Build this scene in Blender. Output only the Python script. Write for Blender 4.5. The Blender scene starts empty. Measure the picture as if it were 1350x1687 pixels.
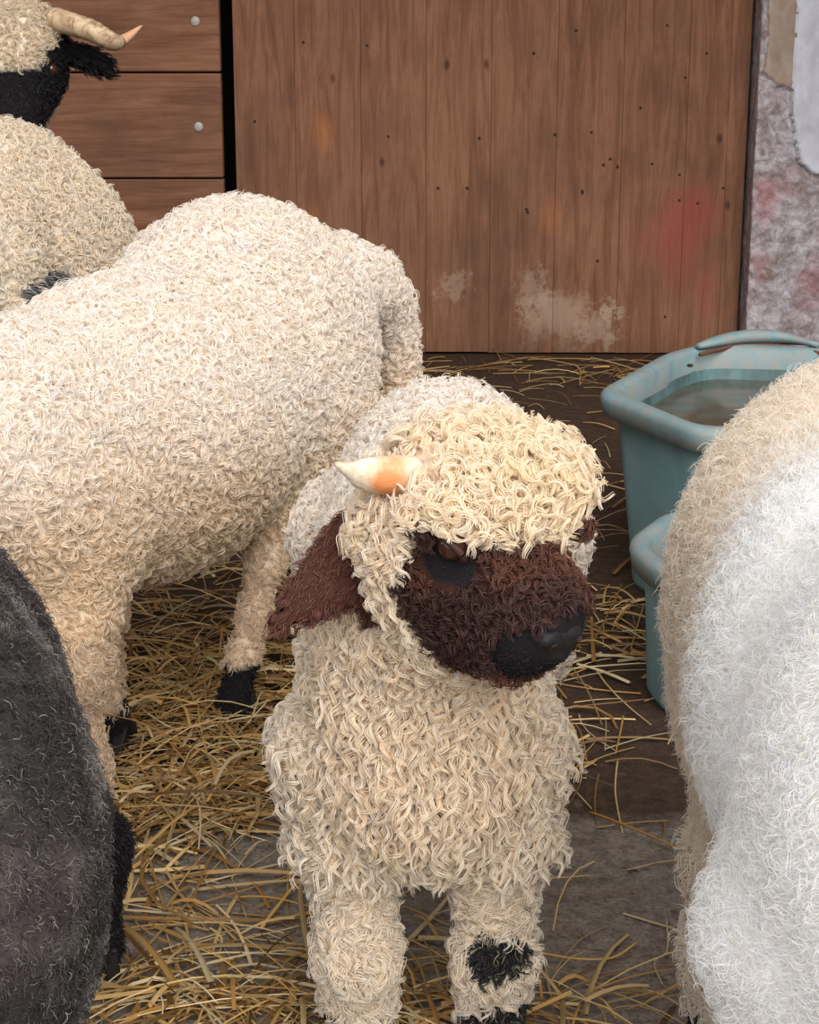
import bpy, bmesh, math, random
import numpy as np
from mathutils import Vector

SC = bpy.context.scene
COL = SC.collection
R = math.radians

# ------------------------------------------------------------------ camera, light, exposure
FPX, PITCH, CAMZ = 2970.0, R(15.9), 1.0
cd = bpy.data.cameras.new('camera'); cam = bpy.data.objects.new('camera', cd); COL.objects.link(cam)
cam.location = (0, 0, CAMZ); cam.rotation_euler = (R(90) - PITCH, 0, 0)
cd.sensor_fit = 'HORIZONTAL'; cd.sensor_width = 36; cd.lens = FPX / 1350 * 36; cd.clip_start = 0.05
SC.camera = cam

world = bpy.data.worlds.new('overcast_daylight'); SC.world = world; world.use_nodes = True
bg = world.node_tree.nodes['Background']; bg.inputs['Color'].default_value = (0.97, 0.975, 1.0, 1); bg.inputs['Strength'].default_value = 1.0
sd = bpy.data.lights.new('soft_daylight', 'SUN'); sun = bpy.data.objects.new('soft_daylight', sd); COL.objects.link(sun)
sd.energy = 3.0; sd.angle = R(50); sd.color = (1.0, 0.97, 0.93)
_dir = Vector((-0.24, 0.86, -0.68)).normalized()          # daylight falls in through the open front of the barn
sun.rotation_euler = _dir.to_track_quat('-Z', 'Y').to_euler(); sun.location = (1, -2, 3)

SC.view_settings.view_transform = 'Standard'; SC.view_settings.look = 'None'
SC.view_settings.gamma = 1; SC.view_settings.use_curve_mapping = False
SC.view_settings.exposure = 0.28
SC.cycles.adaptive_threshold = 0.04
SC.cycles.max_bounces = 8; SC.cycles.diffuse_bounces = 5; SC.cycles.glossy_bounces = 2; SC.cycles.transmission_bounces = 4

# ------------------------------------------------------------------ helpers
CP, SP = math.cos(PITCH), math.sin(PITCH)
def U(px, py, Y):
    """the point seen at photo pixel (px, py) that stands Y metres in front of the lens"""
    a, b = (px - 675) / FPX, -(py - 843.5) / FPX
    dx, dy, dz = a, CP + b * SP, -SP + b * CP
    t = Y / dy
    return np.array([dx * t, Y, CAMZ + dz * t])
def G(px, py, z=0.0):
    a, b = (px - 675) / FPX, -(py - 843.5) / FPX
    dx, dy, dz = a, CP + b * SP, -SP + b * CP
    t = (z - CAMZ) / dz
    return np.array([dx * t, dy * t, z])
def tag(o, label, cat, group=None):
    o['label'] = label; o['category'] = cat
    if group: o['group'] = group
    return o
def empty(name, loc):
    o = bpy.data.objects.new(name, None); COL.objects.link(o); o.location = loc; o.empty_display_size = 0.05
    return o
def put(name, me, mat=None, parent=None, loc=(0, 0, 0)):
    o = bpy.data.objects.new(name, me); COL.objects.link(o)
    if mat is not None and len(me.materials) == 0: me.materials.append(mat)
    o.location = loc
    if parent is not None:
        o.parent = parent
        pl = parent.location if parent.type == 'EMPTY' else None
        if pl is not None: o.location = Vector(loc) - pl
    return o
def mesh_from(name, v, f, smooth=True):
    me = bpy.data.meshes.new(name)
    me.from_pydata([tuple(map(float, q)) for q in v], [], [tuple(map(int, q)) for q in f])
    if smooth: me.polygons.foreach_set('use_smooth', [True] * len(me.polygons))
    me.update(); return me
def bm_mesh(name, bm, smooth=False):
    bmesh.ops.recalc_face_normals(bm, faces=bm.faces)
    me = bpy.data.meshes.new(name); bm.to_mesh(me); bm.free()
    if smooth: me.polygons.foreach_set('use_smooth', [True] * len(me.polygons))
    return me
def box_mesh(name, sx, sy, sz, bev=0.0, seg=1):
    bm = bmesh.new(); bmesh.ops.create_cube(bm, size=1)
    bmesh.ops.scale(bm, vec=(sx, sy, sz), verts=bm.verts)
    if bev: bmesh.ops.bevel(bm, geom=bm.edges[:], offset=bev, segments=seg, profile=0.6, affect='EDGES')
    return bm_mesh(name, bm)
def sweep(name, pts, rad, sides=10, flat=1.0, ring=0.0, cap=True):
    """tube along pts with radius per point"""
    pts = np.array(pts, float); n = len(pts)
    v, f = [], []
    up = np.array([0.13, 0.3, 0.95])
    for i in range(n):
        t = pts[min(i + 1, n - 1)] - pts[max(i - 1, 0)]; t /= np.linalg.norm(t) + 1e-9
        a = np.cross(t, up); a /= np.linalg.norm(a) + 1e-9; b = np.cross(a, t)
        r = rad[i] * (1 + ring * (1 if i % 2 else -1))
        for k in range(sides):
            q = 2 * math.pi * k / sides
            v.append(pts[i] + a * math.cos(q) * r + b * math.sin(q) * r * flat)
    for i in range(n - 1):
        for k in range(sides):
            f.append((i * sides + k, i * sides + (k + 1) % sides, (i + 1) * sides + (k + 1) % sides, (i + 1) * sides + k))
    if cap:
        f.append(tuple(range(sides - 1, -1, -1))); f.append(tuple(range((n - 1) * sides, n * sides)))
    return mesh_from(name, v, f)
def spline(P, m):
    P = np.array(P, float); n = len(P); out = []
    for s in np.linspace(0, n - 1 - 1e-6, m):
        i = int(s); t = s - i
        p0, p1, p2, p3 = P[max(i - 1, 0)], P[i], P[i + 1], P[min(i + 2, n - 1)]
        out.append(0.5 * ((2 * p1) + (-p0 + p2) * t + (2 * p0 - 5 * p1 + 4 * p2 - p3) * t * t + (-p0 + 3 * p1 - 3 * p2 + p3) * t ** 3))
    return np.array(out)

# ------------------------------------------------------------------ materials
class NT:
    def __init__(s, name, rough=0.8, spec=0.3):
        s.m = bpy.data.materials.new(name); s.m.use_nodes = True; s.t = s.m.node_tree; s.n = s.t.nodes
        s.b = s.n['Principled BSDF']; s.b.inputs['Roughness'].default_value = rough; s.b.inputs['Specular IOR Level'].default_value = spec
    def node(s, kind, **kw):
        x = s.n.new(kind)
        for k, v in kw.items(): setattr(x, k, v)
        return x
    def link(s, a, b): s.t.links.new(a, b)
    def coord(s, which='Object', scale=(1, 1, 1), rnd=False):
        tc = s.node('ShaderNodeTexCoord'); mp = s.node('ShaderNodeMapping'); mp.inputs['Scale'].default_value = scale
        if which == 'World':
            g = s.node('ShaderNodeNewGeometry'); s.link(g.outputs['Position'], mp.inputs['Vector'])
        else: s.link(tc.outputs[which], mp.inputs['Vector'])
        if rnd:
            oi = s.node('ShaderNodeObjectInfo'); ml = s.node('ShaderNodeMath', operation='MULTIPLY'); ml.inputs[1].default_value = 57.0
            s.link(oi.outputs['Random'], ml.inputs[0]); cb = s.node('ShaderNodeCombineXYZ')
            for i in range(3): s.link(ml.outputs[0], cb.inputs[i])
            s.link(cb.outputs[0], mp.inputs['Location'])
        return mp.outputs[0]
    def noise(s, vec, scale, detail=4, rough=0.6, dist=0.0):
        x = s.node('ShaderNodeTexNoise'); x.inputs['Scale'].default_value = scale; x.inputs['Detail'].default_value = detail
        x.inputs['Roughness'].default_value = rough; x.inputs['Distortion'].default_value = dist
        if vec is not None: s.link(vec, x.inputs['Vector'])
        return x.outputs['Fac']
    def ramp(s, fac, stops, interp='LINEAR'):
        x = s.node('ShaderNodeValToRGB'); r = x.color_ramp; r.interpolation = interp
        while len(r.elements) < len(stops): r.elements.new(0.5)
        for e, (p, c) in zip(r.elements, stops):
            e.position = p; e.color = (*c, 1) if len(c) == 3 else c
        s.link(fac, x.inputs[0]); return x.outputs[0]
    def mix(s, fac, a, b, mode='MIX'):
        x = s.node('ShaderNodeMix', data_type='RGBA', blend_type=mode)
        for key, val in ((0, fac), (6, a), (7, b)):
            if hasattr(val, 'links') or isinstance(val, bpy.types.NodeSocket): s.link(val, x.inputs[key])
            elif key == 0: x.inputs[0].default_value = val
            else: x.inputs[key].default_value = (*val, 1)
        return x.outputs[2]
    def math(s, op, a, b=None, clamp=False):
        x = s.node('ShaderNodeMath', operation=op, use_clamp=clamp)
        for i, val in enumerate((a, b)):
            if val is None: continue
            if isinstance(val, bpy.types.NodeSocket): s.link(val, x.inputs[i])
            else: x.inputs[i].default_value = val
        return x.outputs[0]
    def blob(s, centre, radius, soft=0.5, squash=(1, 1, 1), rag=0.0):
        """1 inside a ragged spot around a world point, 0 outside: a stain with a shape of its own"""
        g = s.node('ShaderNodeNewGeometry'); mp = s.node('ShaderNodeMapping', vector_type='POINT')
        mp.inputs['Scale'].default_value = squash
        sb = s.node('ShaderNodeVectorMath', operation='SUBTRACT'); s.link(g.outputs['Position'], sb.inputs[0]); sb.inputs[1].default_value = tuple(map(float, centre))
        s.link(sb.outputs[0], mp.inputs['Vector'])
        ln = s.node('ShaderNodeVectorMath', operation='LENGTH'); s.link(mp.outputs[0], ln.inputs[0])
        d = ln.outputs['Value']
        if rag:
            nz = s.noise(g.outputs['Position'], 24, 7, 0.78); d = s.math('ADD', d, s.math('MULTIPLY', s.math('SUBTRACT', nz, 0.5), rag))
        mr = s.node('ShaderNodeMapRange', interpolation_type='SMOOTHSTEP'); s.link(d, mr.inputs[0])
        mr.inputs[1].default_value = radius * (1 - soft); mr.inputs[2].default_value = radius; mr.inputs[3].default_value = 1; mr.inputs[4].default_value = 0
        return mr.outputs[0]
    def color(s, c):
        if isinstance(c, bpy.types.NodeSocket): s.link(c, s.b.inputs['Base Color'])
        else: s.b.inputs['Base Color'].default_value = (*c, 1)
        return s
    def bump(s, h, strength=0.4, dist=0.01):
        x = s.node('ShaderNodeBump'); x.inputs['Strength'].default_value = strength; x.inputs['Distance'].default_value = dist
        s.link(h, x.inputs['Height']); s.link(x.outputs[0], s.b.inputs['Normal']); return s

def lin(r, g, b):
    f = lambda c: (c / 255 / 12.92) if c / 255 <= 0.04045 else ((c / 255 + 0.055) / 1.055) ** 2.4
    return (f(r), f(g), f(b))

WALLY = 5.19
def wood_material(name, axis, stains=False):
    w = NT(name, 0.75, 0.25)
    sc = (14, 14, 1.3) if axis == 'z' else (1.1, 14, 14)
    v = w.coord('Object', sc, rnd=True)
    grain = w.noise(v, 2.2, 6, 0.62, 1.2)
    fine = w.noise(v, 11, 5, 0.7, 0.4)
    c1 = w.ramp(grain, [(0.22, lin(96, 60, 43)), (0.46, lin(131, 90, 67)), (0.6, lin(146, 104, 79)), (0.85, lin(116, 77, 56))])
    c2 = w.ramp(fine, [(0.25, (0.72, 0.68, 0.65)), (0.6, (1, 1, 1))])
    c = w.mix(0.75, c1, c2, 'MULTIPLY')
    v2 = w.coord('World')
    dirt = w.noise(v2, 3.2, 5, 0.65)
    c = w.mix(w.ramp(dirt, [(0.42, (0, 0, 0)), (0.72, (0.6, 0.6, 0.6))]), c, lin(86, 63, 51))
    v3 = w.coord('World', (1, 1, 0.55), False)
    vor = w.node('ShaderNodeTexVoronoi'); vor.inputs['Scale'].default_value = 7.0; w.link(v3, vor.inputs['Vector'])
    knot = w.ramp(vor.outputs['Distance'], [(0.035, (1, 1, 1)), (0.075, (0, 0, 0))])
    c = w.mix(w.math('MULTIPLY', knot, 0.75), c, lin(62, 36, 24))
    vor2 = w.node('ShaderNodeTexVoronoi'); vor2.inputs['Scale'].default_value = 3.1; w.link(v3, vor2.inputs['Vector'])
    amber = w.ramp(vor2.outputs['Distance'], [(0.03, (1, 1, 1)), (0.14, (0, 0, 0))])
    c = w.mix(w.math('MULTIPLY', w.math('MULTIPLY', amber, fine), 0.75), c, lin(196, 118, 52))
    if stains:
        for (px, py, rad, k, sq) in ((1140, 350, 0.13, 0.62, (1, .3, 1)), (1120, 420, 0.12, 0.38, (1.2, .3, .7)), (1085, 395, .13, .3, (1, .3, 1.2)), (1165, 480, .07, .35, (1.3, .3, .5))):
            c = w.mix(w.math('MULTIPLY', w.blob(U(px, py, WALLY), rad, 0.95, sq, 0.09), k), c, lin(158, 72, 66))
        for (px, py, rad, k, sq) in ((920, 520, 0.14, 0.55, (1, .3, 1.3)), (985, 540, 0.09, 0.55, (1, .3, 1.3)), (880, 480, 0.08, 0.4, (1.2, .3, .8)), (750, 470, .06, .35, (1, .3, 1.2)), (1005, 525, .04, .5, (1.3, .3, .7))):
            c = w.mix(w.math('MULTIPLY', w.blob(U(px, py, WALLY), rad, 0.75, sq, 0.34), k), c, lin(176, 152, 134))
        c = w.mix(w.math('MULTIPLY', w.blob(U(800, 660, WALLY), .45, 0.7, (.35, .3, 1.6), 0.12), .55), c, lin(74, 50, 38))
    w.color(c); w.bump(w.math('ADD', grain, w.math('MULTIPLY', fine, 0.6)), 0.5, 0.005)
    return w.m
M = {}
M['door_wood'] = wood_material('weathered_door_wood', 'z', True)
M['board_wood'] = wood_material('brown_board_wood', 'x')
def floor_material():
    w = NT('damp_barn_concrete', 0.82, 0.3)
    v = w.coord('World')
    n1, n2, n3 = w.noise(v, 5, 6, 0.65), w.noise(v, 45, 5, 0.75), w.noise(v, 1.8, 4, 0.6)
    grey = w.ramp(n2, [(0.28, lin(84, 75, 67)), (0.5, lin(126, 115, 104)), (0.75, lin(154, 143, 131))])
    brown = w.ramp(n2, [(0.3, lin(40, 28, 20)), (0.55, lin(68, 50, 37)), (0.8, lin(94, 73, 52))])
    f = w.math('ADD', n1, w.math('MULTIPLY', w.math('SUBTRACT', n3, 0.5), 0.8))
    sx = w.node('ShaderNodeSeparateXYZ'); w.link(v, sx.inputs[0])
    near = w.node('ShaderNodeMapRange', interpolation_type='SMOOTHSTEP'); w.link(sx.outputs[1], near.inputs[0])
    near.inputs[1].default_value = 1.75; near.inputs[2].default_value = 2.5; near.inputs[3].default_value = 0.35; near.inputs[4].default_value = -0.35
    fac = w.ramp(w.math('ADD', f, near.outputs[0]), [(0.42, (0, 0, 0)), (0.62, (1, 1, 1))])
    c = w.mix(fac, brown, grey)
    n4 = w.noise(v, 170, 4, 0.8); c = w.mix(1.0, c, w.ramp(n4, [(.34, (.45, .43, .42)), (.5, (1, 1, 1)), (.68, (1.25, 1.22, 1.18))]), 'MULTIPLY')
    spots = w.ramp(w.noise(v, 28, 4, 0.6), [(0.30, (1, 1, 1)), (0.37, (0, 0, 0))])
    c = w.mix(w.math('MULTIPLY', spots, 0.7), c, lin(44, 36, 30))
    w.color(c); w.bump(w.math('ADD', w.math('ADD', n2, w.math('MULTIPLY', n4, .5)), w.math('MULTIPLY', n1, 1.5)), 0.6, 0.008)
    return w.m
M['floor'] = floor_material()
def plaster_material():
    w = NT('rough_flaking_plaster', 0.9, 0.2)
    v = w.coord('World')
    n1, n2, n3 = w.noise(v, 30, 6, 0.75, 0.5), w.noise(v, 9, 5, 0.7), w.noise(v, 90, 3, 0.7)
    c = w.ramp(n1, [(0.30, lin(120, 108, 104)), (0.47, lin(166, 156, 158)), (0.6, lin(198, 192, 198)), (0.78, lin(228, 224, 230))])
    c = w.mix(w.ramp(n2, [(0.5, (0, 0, 0)), (0.75, (0.6, 0.6, 0.6))]), c, lin(150, 122, 104))
    for (px, py, rad, k) in ((1262, 330, .09, .55), (1335, 470, .1, .45), (1250, 440, .07, .4), (1300, 300, .06, .3)):
        c = w.mix(w.math('MULTIPLY', w.blob(U(px, py, 5.1), rad, 0.9, (1.6, .3, .8), 0.1), k), c, lin(168, 92, 98))
    w.color(c); w.bump(w.math('ADD', n1, w.math('MULTIPLY', n3, .5)), 0.6, 0.012)
    return w.m
M['plaster'] = plaster_material()
w = NT('smooth_white_render', 0.8, 0.25); v = w.coord('World', (1, 1, .5))
w.color(w.ramp(w.noise(v, 12, 5, .7), [(.3, lin(176, 176, 186)), (.6, lin(212, 214, 224))])); w.bump(w.noise(v, 20, 4), .3, .006); M['render'] = w.m
w = NT('beige_render', 0.85, 0.2); v = w.coord('World', (1, 1, .5))
w.color(w.ramp(w.noise(v, 16, 5, .7), [(.3, lin(142, 122, 106)), (.65, lin(178, 160, 146))])); w.bump(w.noise(v, 24, 4), .3, .006); M['beige'] = w.m
w = NT('shade_black_backing', 0.95, 0.1); w.color((.012, .010, .009)); M['dark'] = w.m  # near black puts the shade of the gap into the colour
w = NT('roof_timber', 0.9, 0.1); w.color(lin(140, 110, 86)); M['roof'] = w.m
w = NT('galvanised_bolt', 0.6, 0.5); w.color(lin(172, 166, 158)); w.b.inputs['Metallic'].default_value = 0.3; M['bolt'] = w.m
w = NT('rusty_nail', 0.7, 0.3); w.color(lin(52, 34, 26)); M['nail'] = w.m
def tub_material():
    w = NT('worn_blue_plastic', 0.5, 0.35)
    v = w.coord('World'); n1, n2 = w.noise(v, 7, 5, 0.65), w.noise(v, 40, 5, 0.7, .4)
    c = w.ramp(n1, [(0.3, lin(112, 152, 160)), (0.55, lin(130, 168, 175)), (0.75, lin(142, 176, 181))])
    c = w.mix(w.ramp(n2, [(0.55, (0, 0, 0)), (0.78, (.5, .5, .5))]), c, lin(122, 130, 126))
    w.color(c); w.bump(n2, .15, .003); return w.m
M['tub'] = tub_material()
def rim_material():
    w = NT('scuffed_blue_plastic_rim', 0.6, 0.3)
    v = w.coord('World'); n1, n2 = w.noise(v, 9, 5, 0.7), w.noise(v, 34, 6, 0.75, .6)
    c = w.ramp(n1, [(0.3, lin(98, 128, 134)), (0.6, lin(122, 148, 152))])
    c = w.mix(w.ramp(n2, [(0.40, (0, 0, 0)), (0.60, (.85, .85, .85))]), c, lin(140, 138, 132))
    w.color(c); w.bump(n2, .25, .003); return w.m
M['rim'] = rim_material()
w = NT('dull_grey_green_plastic', .6, .3); v = w.coord('World', (1, 1, .5)); w.color(w.ramp(w.noise(v, 16, 5, .7), [(.35, lin(66, 84, 84)), (.65, lin(94, 122, 124))])); M['inner'] = w.m  # inner wall plastic, darker and greyer than the outer wall
w = NT('murky_trough_water', 0.12, 0.5); v = w.coord('World')
w.color(w.ramp(w.noise(v, 14, 5, .7), [(.35, lin(62, 54, 42)), (.7, lin(98, 90, 76))])); M['water'] = w.m
w = NT('brown_strip', .8, .2); w.color(lin(96, 62, 48)); M['lip_brown'] = w.m  # plain brown for the thin line under the back lip
w = NT('horn_keratin', 0.5, 0.4); v = w.coord('Object', (1, 1, 1)); n = w.noise(v, 38, 4, .6, 1.0)
w.color(w.ramp(n, [(.3, lin(118, 92, 66)), (.5, lin(186, 160, 128)), (.72, lin(214, 194, 164))])); w.bump(n, .3, .003); M['horn'] = w.m
w = NT('horn_tip_keratin', 0.5, 0.4); w.color(lin(206, 158, 128)); M['horn_tip'] = w.m
def lamb_horn_mat():
    w = NT('pale_horn_with_orange_stain', 0.55, 0.35); v = w.coord('World'); n = w.noise(v, 60, 5, .7)
    c = w.ramp(n, [(.3, lin(192, 170, 138)), (.6, lin(226, 214, 192))])
    c = w.mix(w.math('MULTIPLY', w.blob(U(640, 795, 1.345), .020, .6, (1, .4, 1), .025), .9), c, lin(206, 122, 58))
    c = w.mix(w.math('MULTIPLY', w.blob(U(655, 762, 1.345), .014, .7, (.7, .4, 1.4), .02), .8), c, lin(214, 138, 80))
    w.color(c); w.bump(n, .5, .004); return w.m
M['lamb_horn'] = lamb_horn_mat()
w = NT('dark_wet_eye', 0.08, 0.6); w.color(lin(58, 34, 22)); M['eye'] = w.m
w = NT('dark_eyelid', .6, .3); w.color(lin(62, 40, 34)); M['lid'] = w.m
w = NT('black_hoof', 0.5, 0.4); w.color((.012, .011, .011)); M['hoof'] = w.m
w = NT('nose_skin', 0.55, 0.25); v = w.coord('Object'); n = w.noise(v, 160, 3); w.color(w.ramp(n, [(.3, (.005, .0045, .005)), (.7, (.014, .012, .013))])); w.bump(n, .35, .002); M['nose'] = w.m
def attr_material(name, rough=0.8, spec=0.15, trans=0.0, sheen=0.0, hair=True):
    w = NT(name, rough, spec)
    a = w.node('ShaderNodeAttribute', attribute_name='col'); c = a.outputs['Color']
    w.color(c)
    if sheen: w.b.inputs['Sheen Weight'].default_value = sheen
    if trans:
        tr = w.node('ShaderNodeBsdfTranslucent'); w.link(c, tr.inputs['Color'])
        mx = w.node('ShaderNodeMixShader'); mx.inputs[0].default_value = trans
        w.link(w.b.outputs[0], mx.inputs[1]); w.link(tr.outputs[0], mx.inputs[2])
        w.link(mx.outputs[0], w.n['Material Output'].inputs['Surface'])
    return w.m
M['skin'] = attr_material('wool_undercoat', 0.95, 0.05)
M['wool'] = attr_material('curly_wool', 0.45, 0.4, 0.42)
M['dark_wool'] = attr_material('dark_wool', 0.55, 0.3, 0.1)
M['straw'] = attr_material('dry_straw', 0.5, 0.35, 0.12)

# ------------------------------------------------------------------ the setting
def structure(o): o['kind'] = 'structure'; return o
fl = structure(put('floor', box_mesh('floor', 9, 9, 0.1), M['floor'], loc=(0, 3.2, -0.05)))
fl['label'] = 'damp grey brown concrete barn floor'; fl['category'] = 'floor'

# plank door
rng = random.Random(4)
door = structure(empty('door_1', (0, WALLY, 0)))
tag(door, 'weathered brown plank door of upright boards with a red stain', 'door')
dl, dr = U(383, 0, WALLY)[0] * 1.0, U(1241, 0, WALLY)[0]
dl = U(397, 583, WALLY)[0]; dr = U(1213, 583, WALLY)[0]
doorz = U(700, 583, WALLY)[2] + 0.004
edges_px = [0, .118, .246, .373, .500, .628, .756, .882, .962, 1.0]
for i in range(9):
    x0, x1 = dl + (dr - dl) * edges_px[i], dl + (dr - dl) * edges_px[i + 1]
    h = 1.9 + 0.0
    me = box_mesh('plank', x1 - x0 - 0.0004, 0.035, h, 0.0011, 1)
    o = put('plank', me, M['door_wood'], door, loc=((x0 + x1) / 2, WALLY + 0.0175 + rng.uniform(-.001, .001), doorz + h / 2 + rng.uniform(-.002, .002)))
nail_me = None
nails_px = [(1056, 178), (1006, 262), (995, 272), (1018, 275), (880, 88), (790, 228), (1100, 42), (1130, 128), (1165, 88), (722, 310), (770, 310), (868, 345), (870, 350), (960, 318), (915, 222), (975, 218), (1075, 270), (1120, 288), (1120, 330), (1150, 335), (960, 315), (1096, 522), (500, 70), (605, 75), (420, 200), (560, 380), (985, 430), (1192, 310), (640, 225), (950, 50)]
for (px, py) in nails_px:
    p = U(px, py, WALLY - 0.001)
    if nail_me is None:
        bm = bmesh.new(); bmesh.ops.create_cone(bm, cap_ends=True, segments=10, radius1=0.0045, radius2=0.0035, depth=0.003)
        bmesh.ops.rotate(bm, verts=bm.verts, cent=(0, 0, 0), matrix=__import__('mathutils').Matrix.Rotation(R(90), 3, 'X'))
        nail_me = bm_mesh('nail', bm)
    put('nail', nail_me, M['nail'], door, loc=p)

# horizontal board wall on the left
wb = structure(empty('wall_back', (-1.6, WALLY, 0)))
wb['label'] = 'wall of wide brown horizontal boards'; wb['category'] = 'wall'
bx1 = U(367, 200, WALLY)[0]
ys = [118, 291]
z1, z2 = U(240, 119, WALLY)[2], U(240, 293, WALLY)[2]
bh = z1 - z2
bolt_me = None
def bolt():
    bm = bmesh.new()
    bmesh.ops.create_uvsphere(bm, u_segments=12, v_segments=8, radius=0.014)
    bmesh.ops.scale(bm, vec=(1, .28, 1), verts=bm.verts)
    return bm_mesh('bolt', bm, True)
bolt_me = bolt()
for k in range(-3, 5):
    zc = z1 + bh * (k + 0.5)
    if zc - bh / 2 < -0.02: continue
    o = put('board', box_mesh('board', 2.6, 0.045, bh - 0.005, 0.003, 1), M['board_wood'], wb, loc=(bx1 - 1.3, WALLY + 0.0025 + rng.uniform(-.003, .003), zc))
    bz = {0: U(325, 35, WALLY)[2], -1: U(327, 208, WALLY)[2]}.get(k, zc)
    bxx = U(326, 120, WALLY)[0]
    b = put('bolt', bolt_me, M['bolt'], None); b.parent = o
    b.location = Vector((bxx, WALLY - 0.0225, bz)) - Vector((bx1 - 1.3, WALLY + 0.0025, zc))
bw = structure(put('wall_backing', box_mesh('wall_backing', 9, 0.06, 2.8), M['dark'], loc=(0, WALLY + 0.34, 1.4)))
bw['label'] = 'near-black backing standing in for the shade behind the boards and door'; bw['category'] = 'wall'

# plaster pillar on the right, a displaced slab
def pillar():
    x0, x1, y0, y1, h = dr + 0.008, dr + 1.5, WALLY - 0.10, WALLY + 0.2, 2.6
    bm = bmesh.new()
    def noise(p):
        from mathutils import noise as N
        return N.noise(p * 9) * .5 + N.noise(p * 24) * .35 + N.noise(p * 55) * .25
    cols, rows = 170, 420
    Yf = y0
    xb0, xb1 = U(1264, 60, Yf)[0], U(1311, 60, Yf)[0]
    def coat(x, z):
        """0 rough undercoat, 1 beige strip, 2 white finish coat: where the finish has flaked off"""
        j = noise(Vector((x * .8, 2, z * .8))) * .05
        zb = np.interp(x, [xb0, (xb0 + xb1) / 2, xb1], [U(1270, 118, Yf)[2], U(1290, 136, Yf)[2], U(1308, 150, Yf)[2]])
        zw = np.interp(x, [xb1, xb1 + .03, xb1 + .3, xb1 + 1.2], [U(1312, 190, Yf)[2], U(1330, 270, Yf)[2], U(1340, 330, Yf)[2], .55])
        if x > xb1 + j * .25 and z > zw + j * .6: return 2
        if xb0 + j * .3 < x <= xb1 + j * .25 and z > zb + j * .4: return 1
        return 0
    path = [(x0 + .0, y1)] + [(x0, y1 - (y1 - y0) * i / 10) for i in range(1, 10)] + [(x0 + (x1 - x0) * (i / cols) ** 1.6, y0) for i in range(cols + 1)]
    grid = []
    for r in range(rows + 1):
        z = h * r / rows; row = []
        for j, (x, y) in enumerate(path):
            d = noise(Vector((x, y, z))); k = coat(x, z)
            off = (d * .022, d * .004 + .012, d * .005 + .022)[k]
            if j < 10: row.append(bm.verts.new((x - d * .004 * (1 if j > 0 else 0), y, z)))
            else: row.append(bm.verts.new((x, y - off, z)))
        grid.append(row)
    for r in range(rows):
        for j in range(len(path) - 1):
            f = bm.faces.new((grid[r][j], grid[r][j + 1], grid[r + 1][j + 1], grid[r + 1][j]))
            if j >= 10: f.material_index = coat((path[j][0] + path[j + 1][0]) / 2, h * (r + .5) / rows)
    b = [bm.verts.new(q) for q in ((x1, y1, 0), (x1, y1, h))]
    bm.faces.new((grid[0][-1], b[0], b[1]) + tuple(grid[r][-1] for r in range(rows, 0, -1)))
    bm.faces.new((b[0],) + tuple(grid[r][0] for r in range(rows + 1)) + (b[1],))
    me = bm_mesh('wall_pillar', bm, True)
    for k in ('plaster', 'beige', 'render'): me.materials.append(M[k])
    return me
pl = structure(put('wall_pillar', pillar(), M['plaster']))
tag(pl, 'rough grey lilac plastered pillar with flaking coat', 'wall')
# barn shell around the view: side walls, roof added to dim the back from above, front left open
for nm, x in (('wall_left', -2.75), ('wall_right', 2.35)):
    o = structure(put(nm, box_mesh(nm, 0.1, 3.8, 2.8), M['roof'], loc=(x, 3.6, 1.4))); o['label'] = 'dim timber side wall of the barn'; o['category'] = 'wall'
o = structure(put('ceiling_shade', box_mesh('ceiling_shade', 5.4, 2.6, 0.1), M['roof'], loc=(-0.2, 4.3, 2.75))); o['label'] = 'unseen timber roof added to dim the top light over the pen'; o['category'] = 'ceiling_shade'

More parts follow.
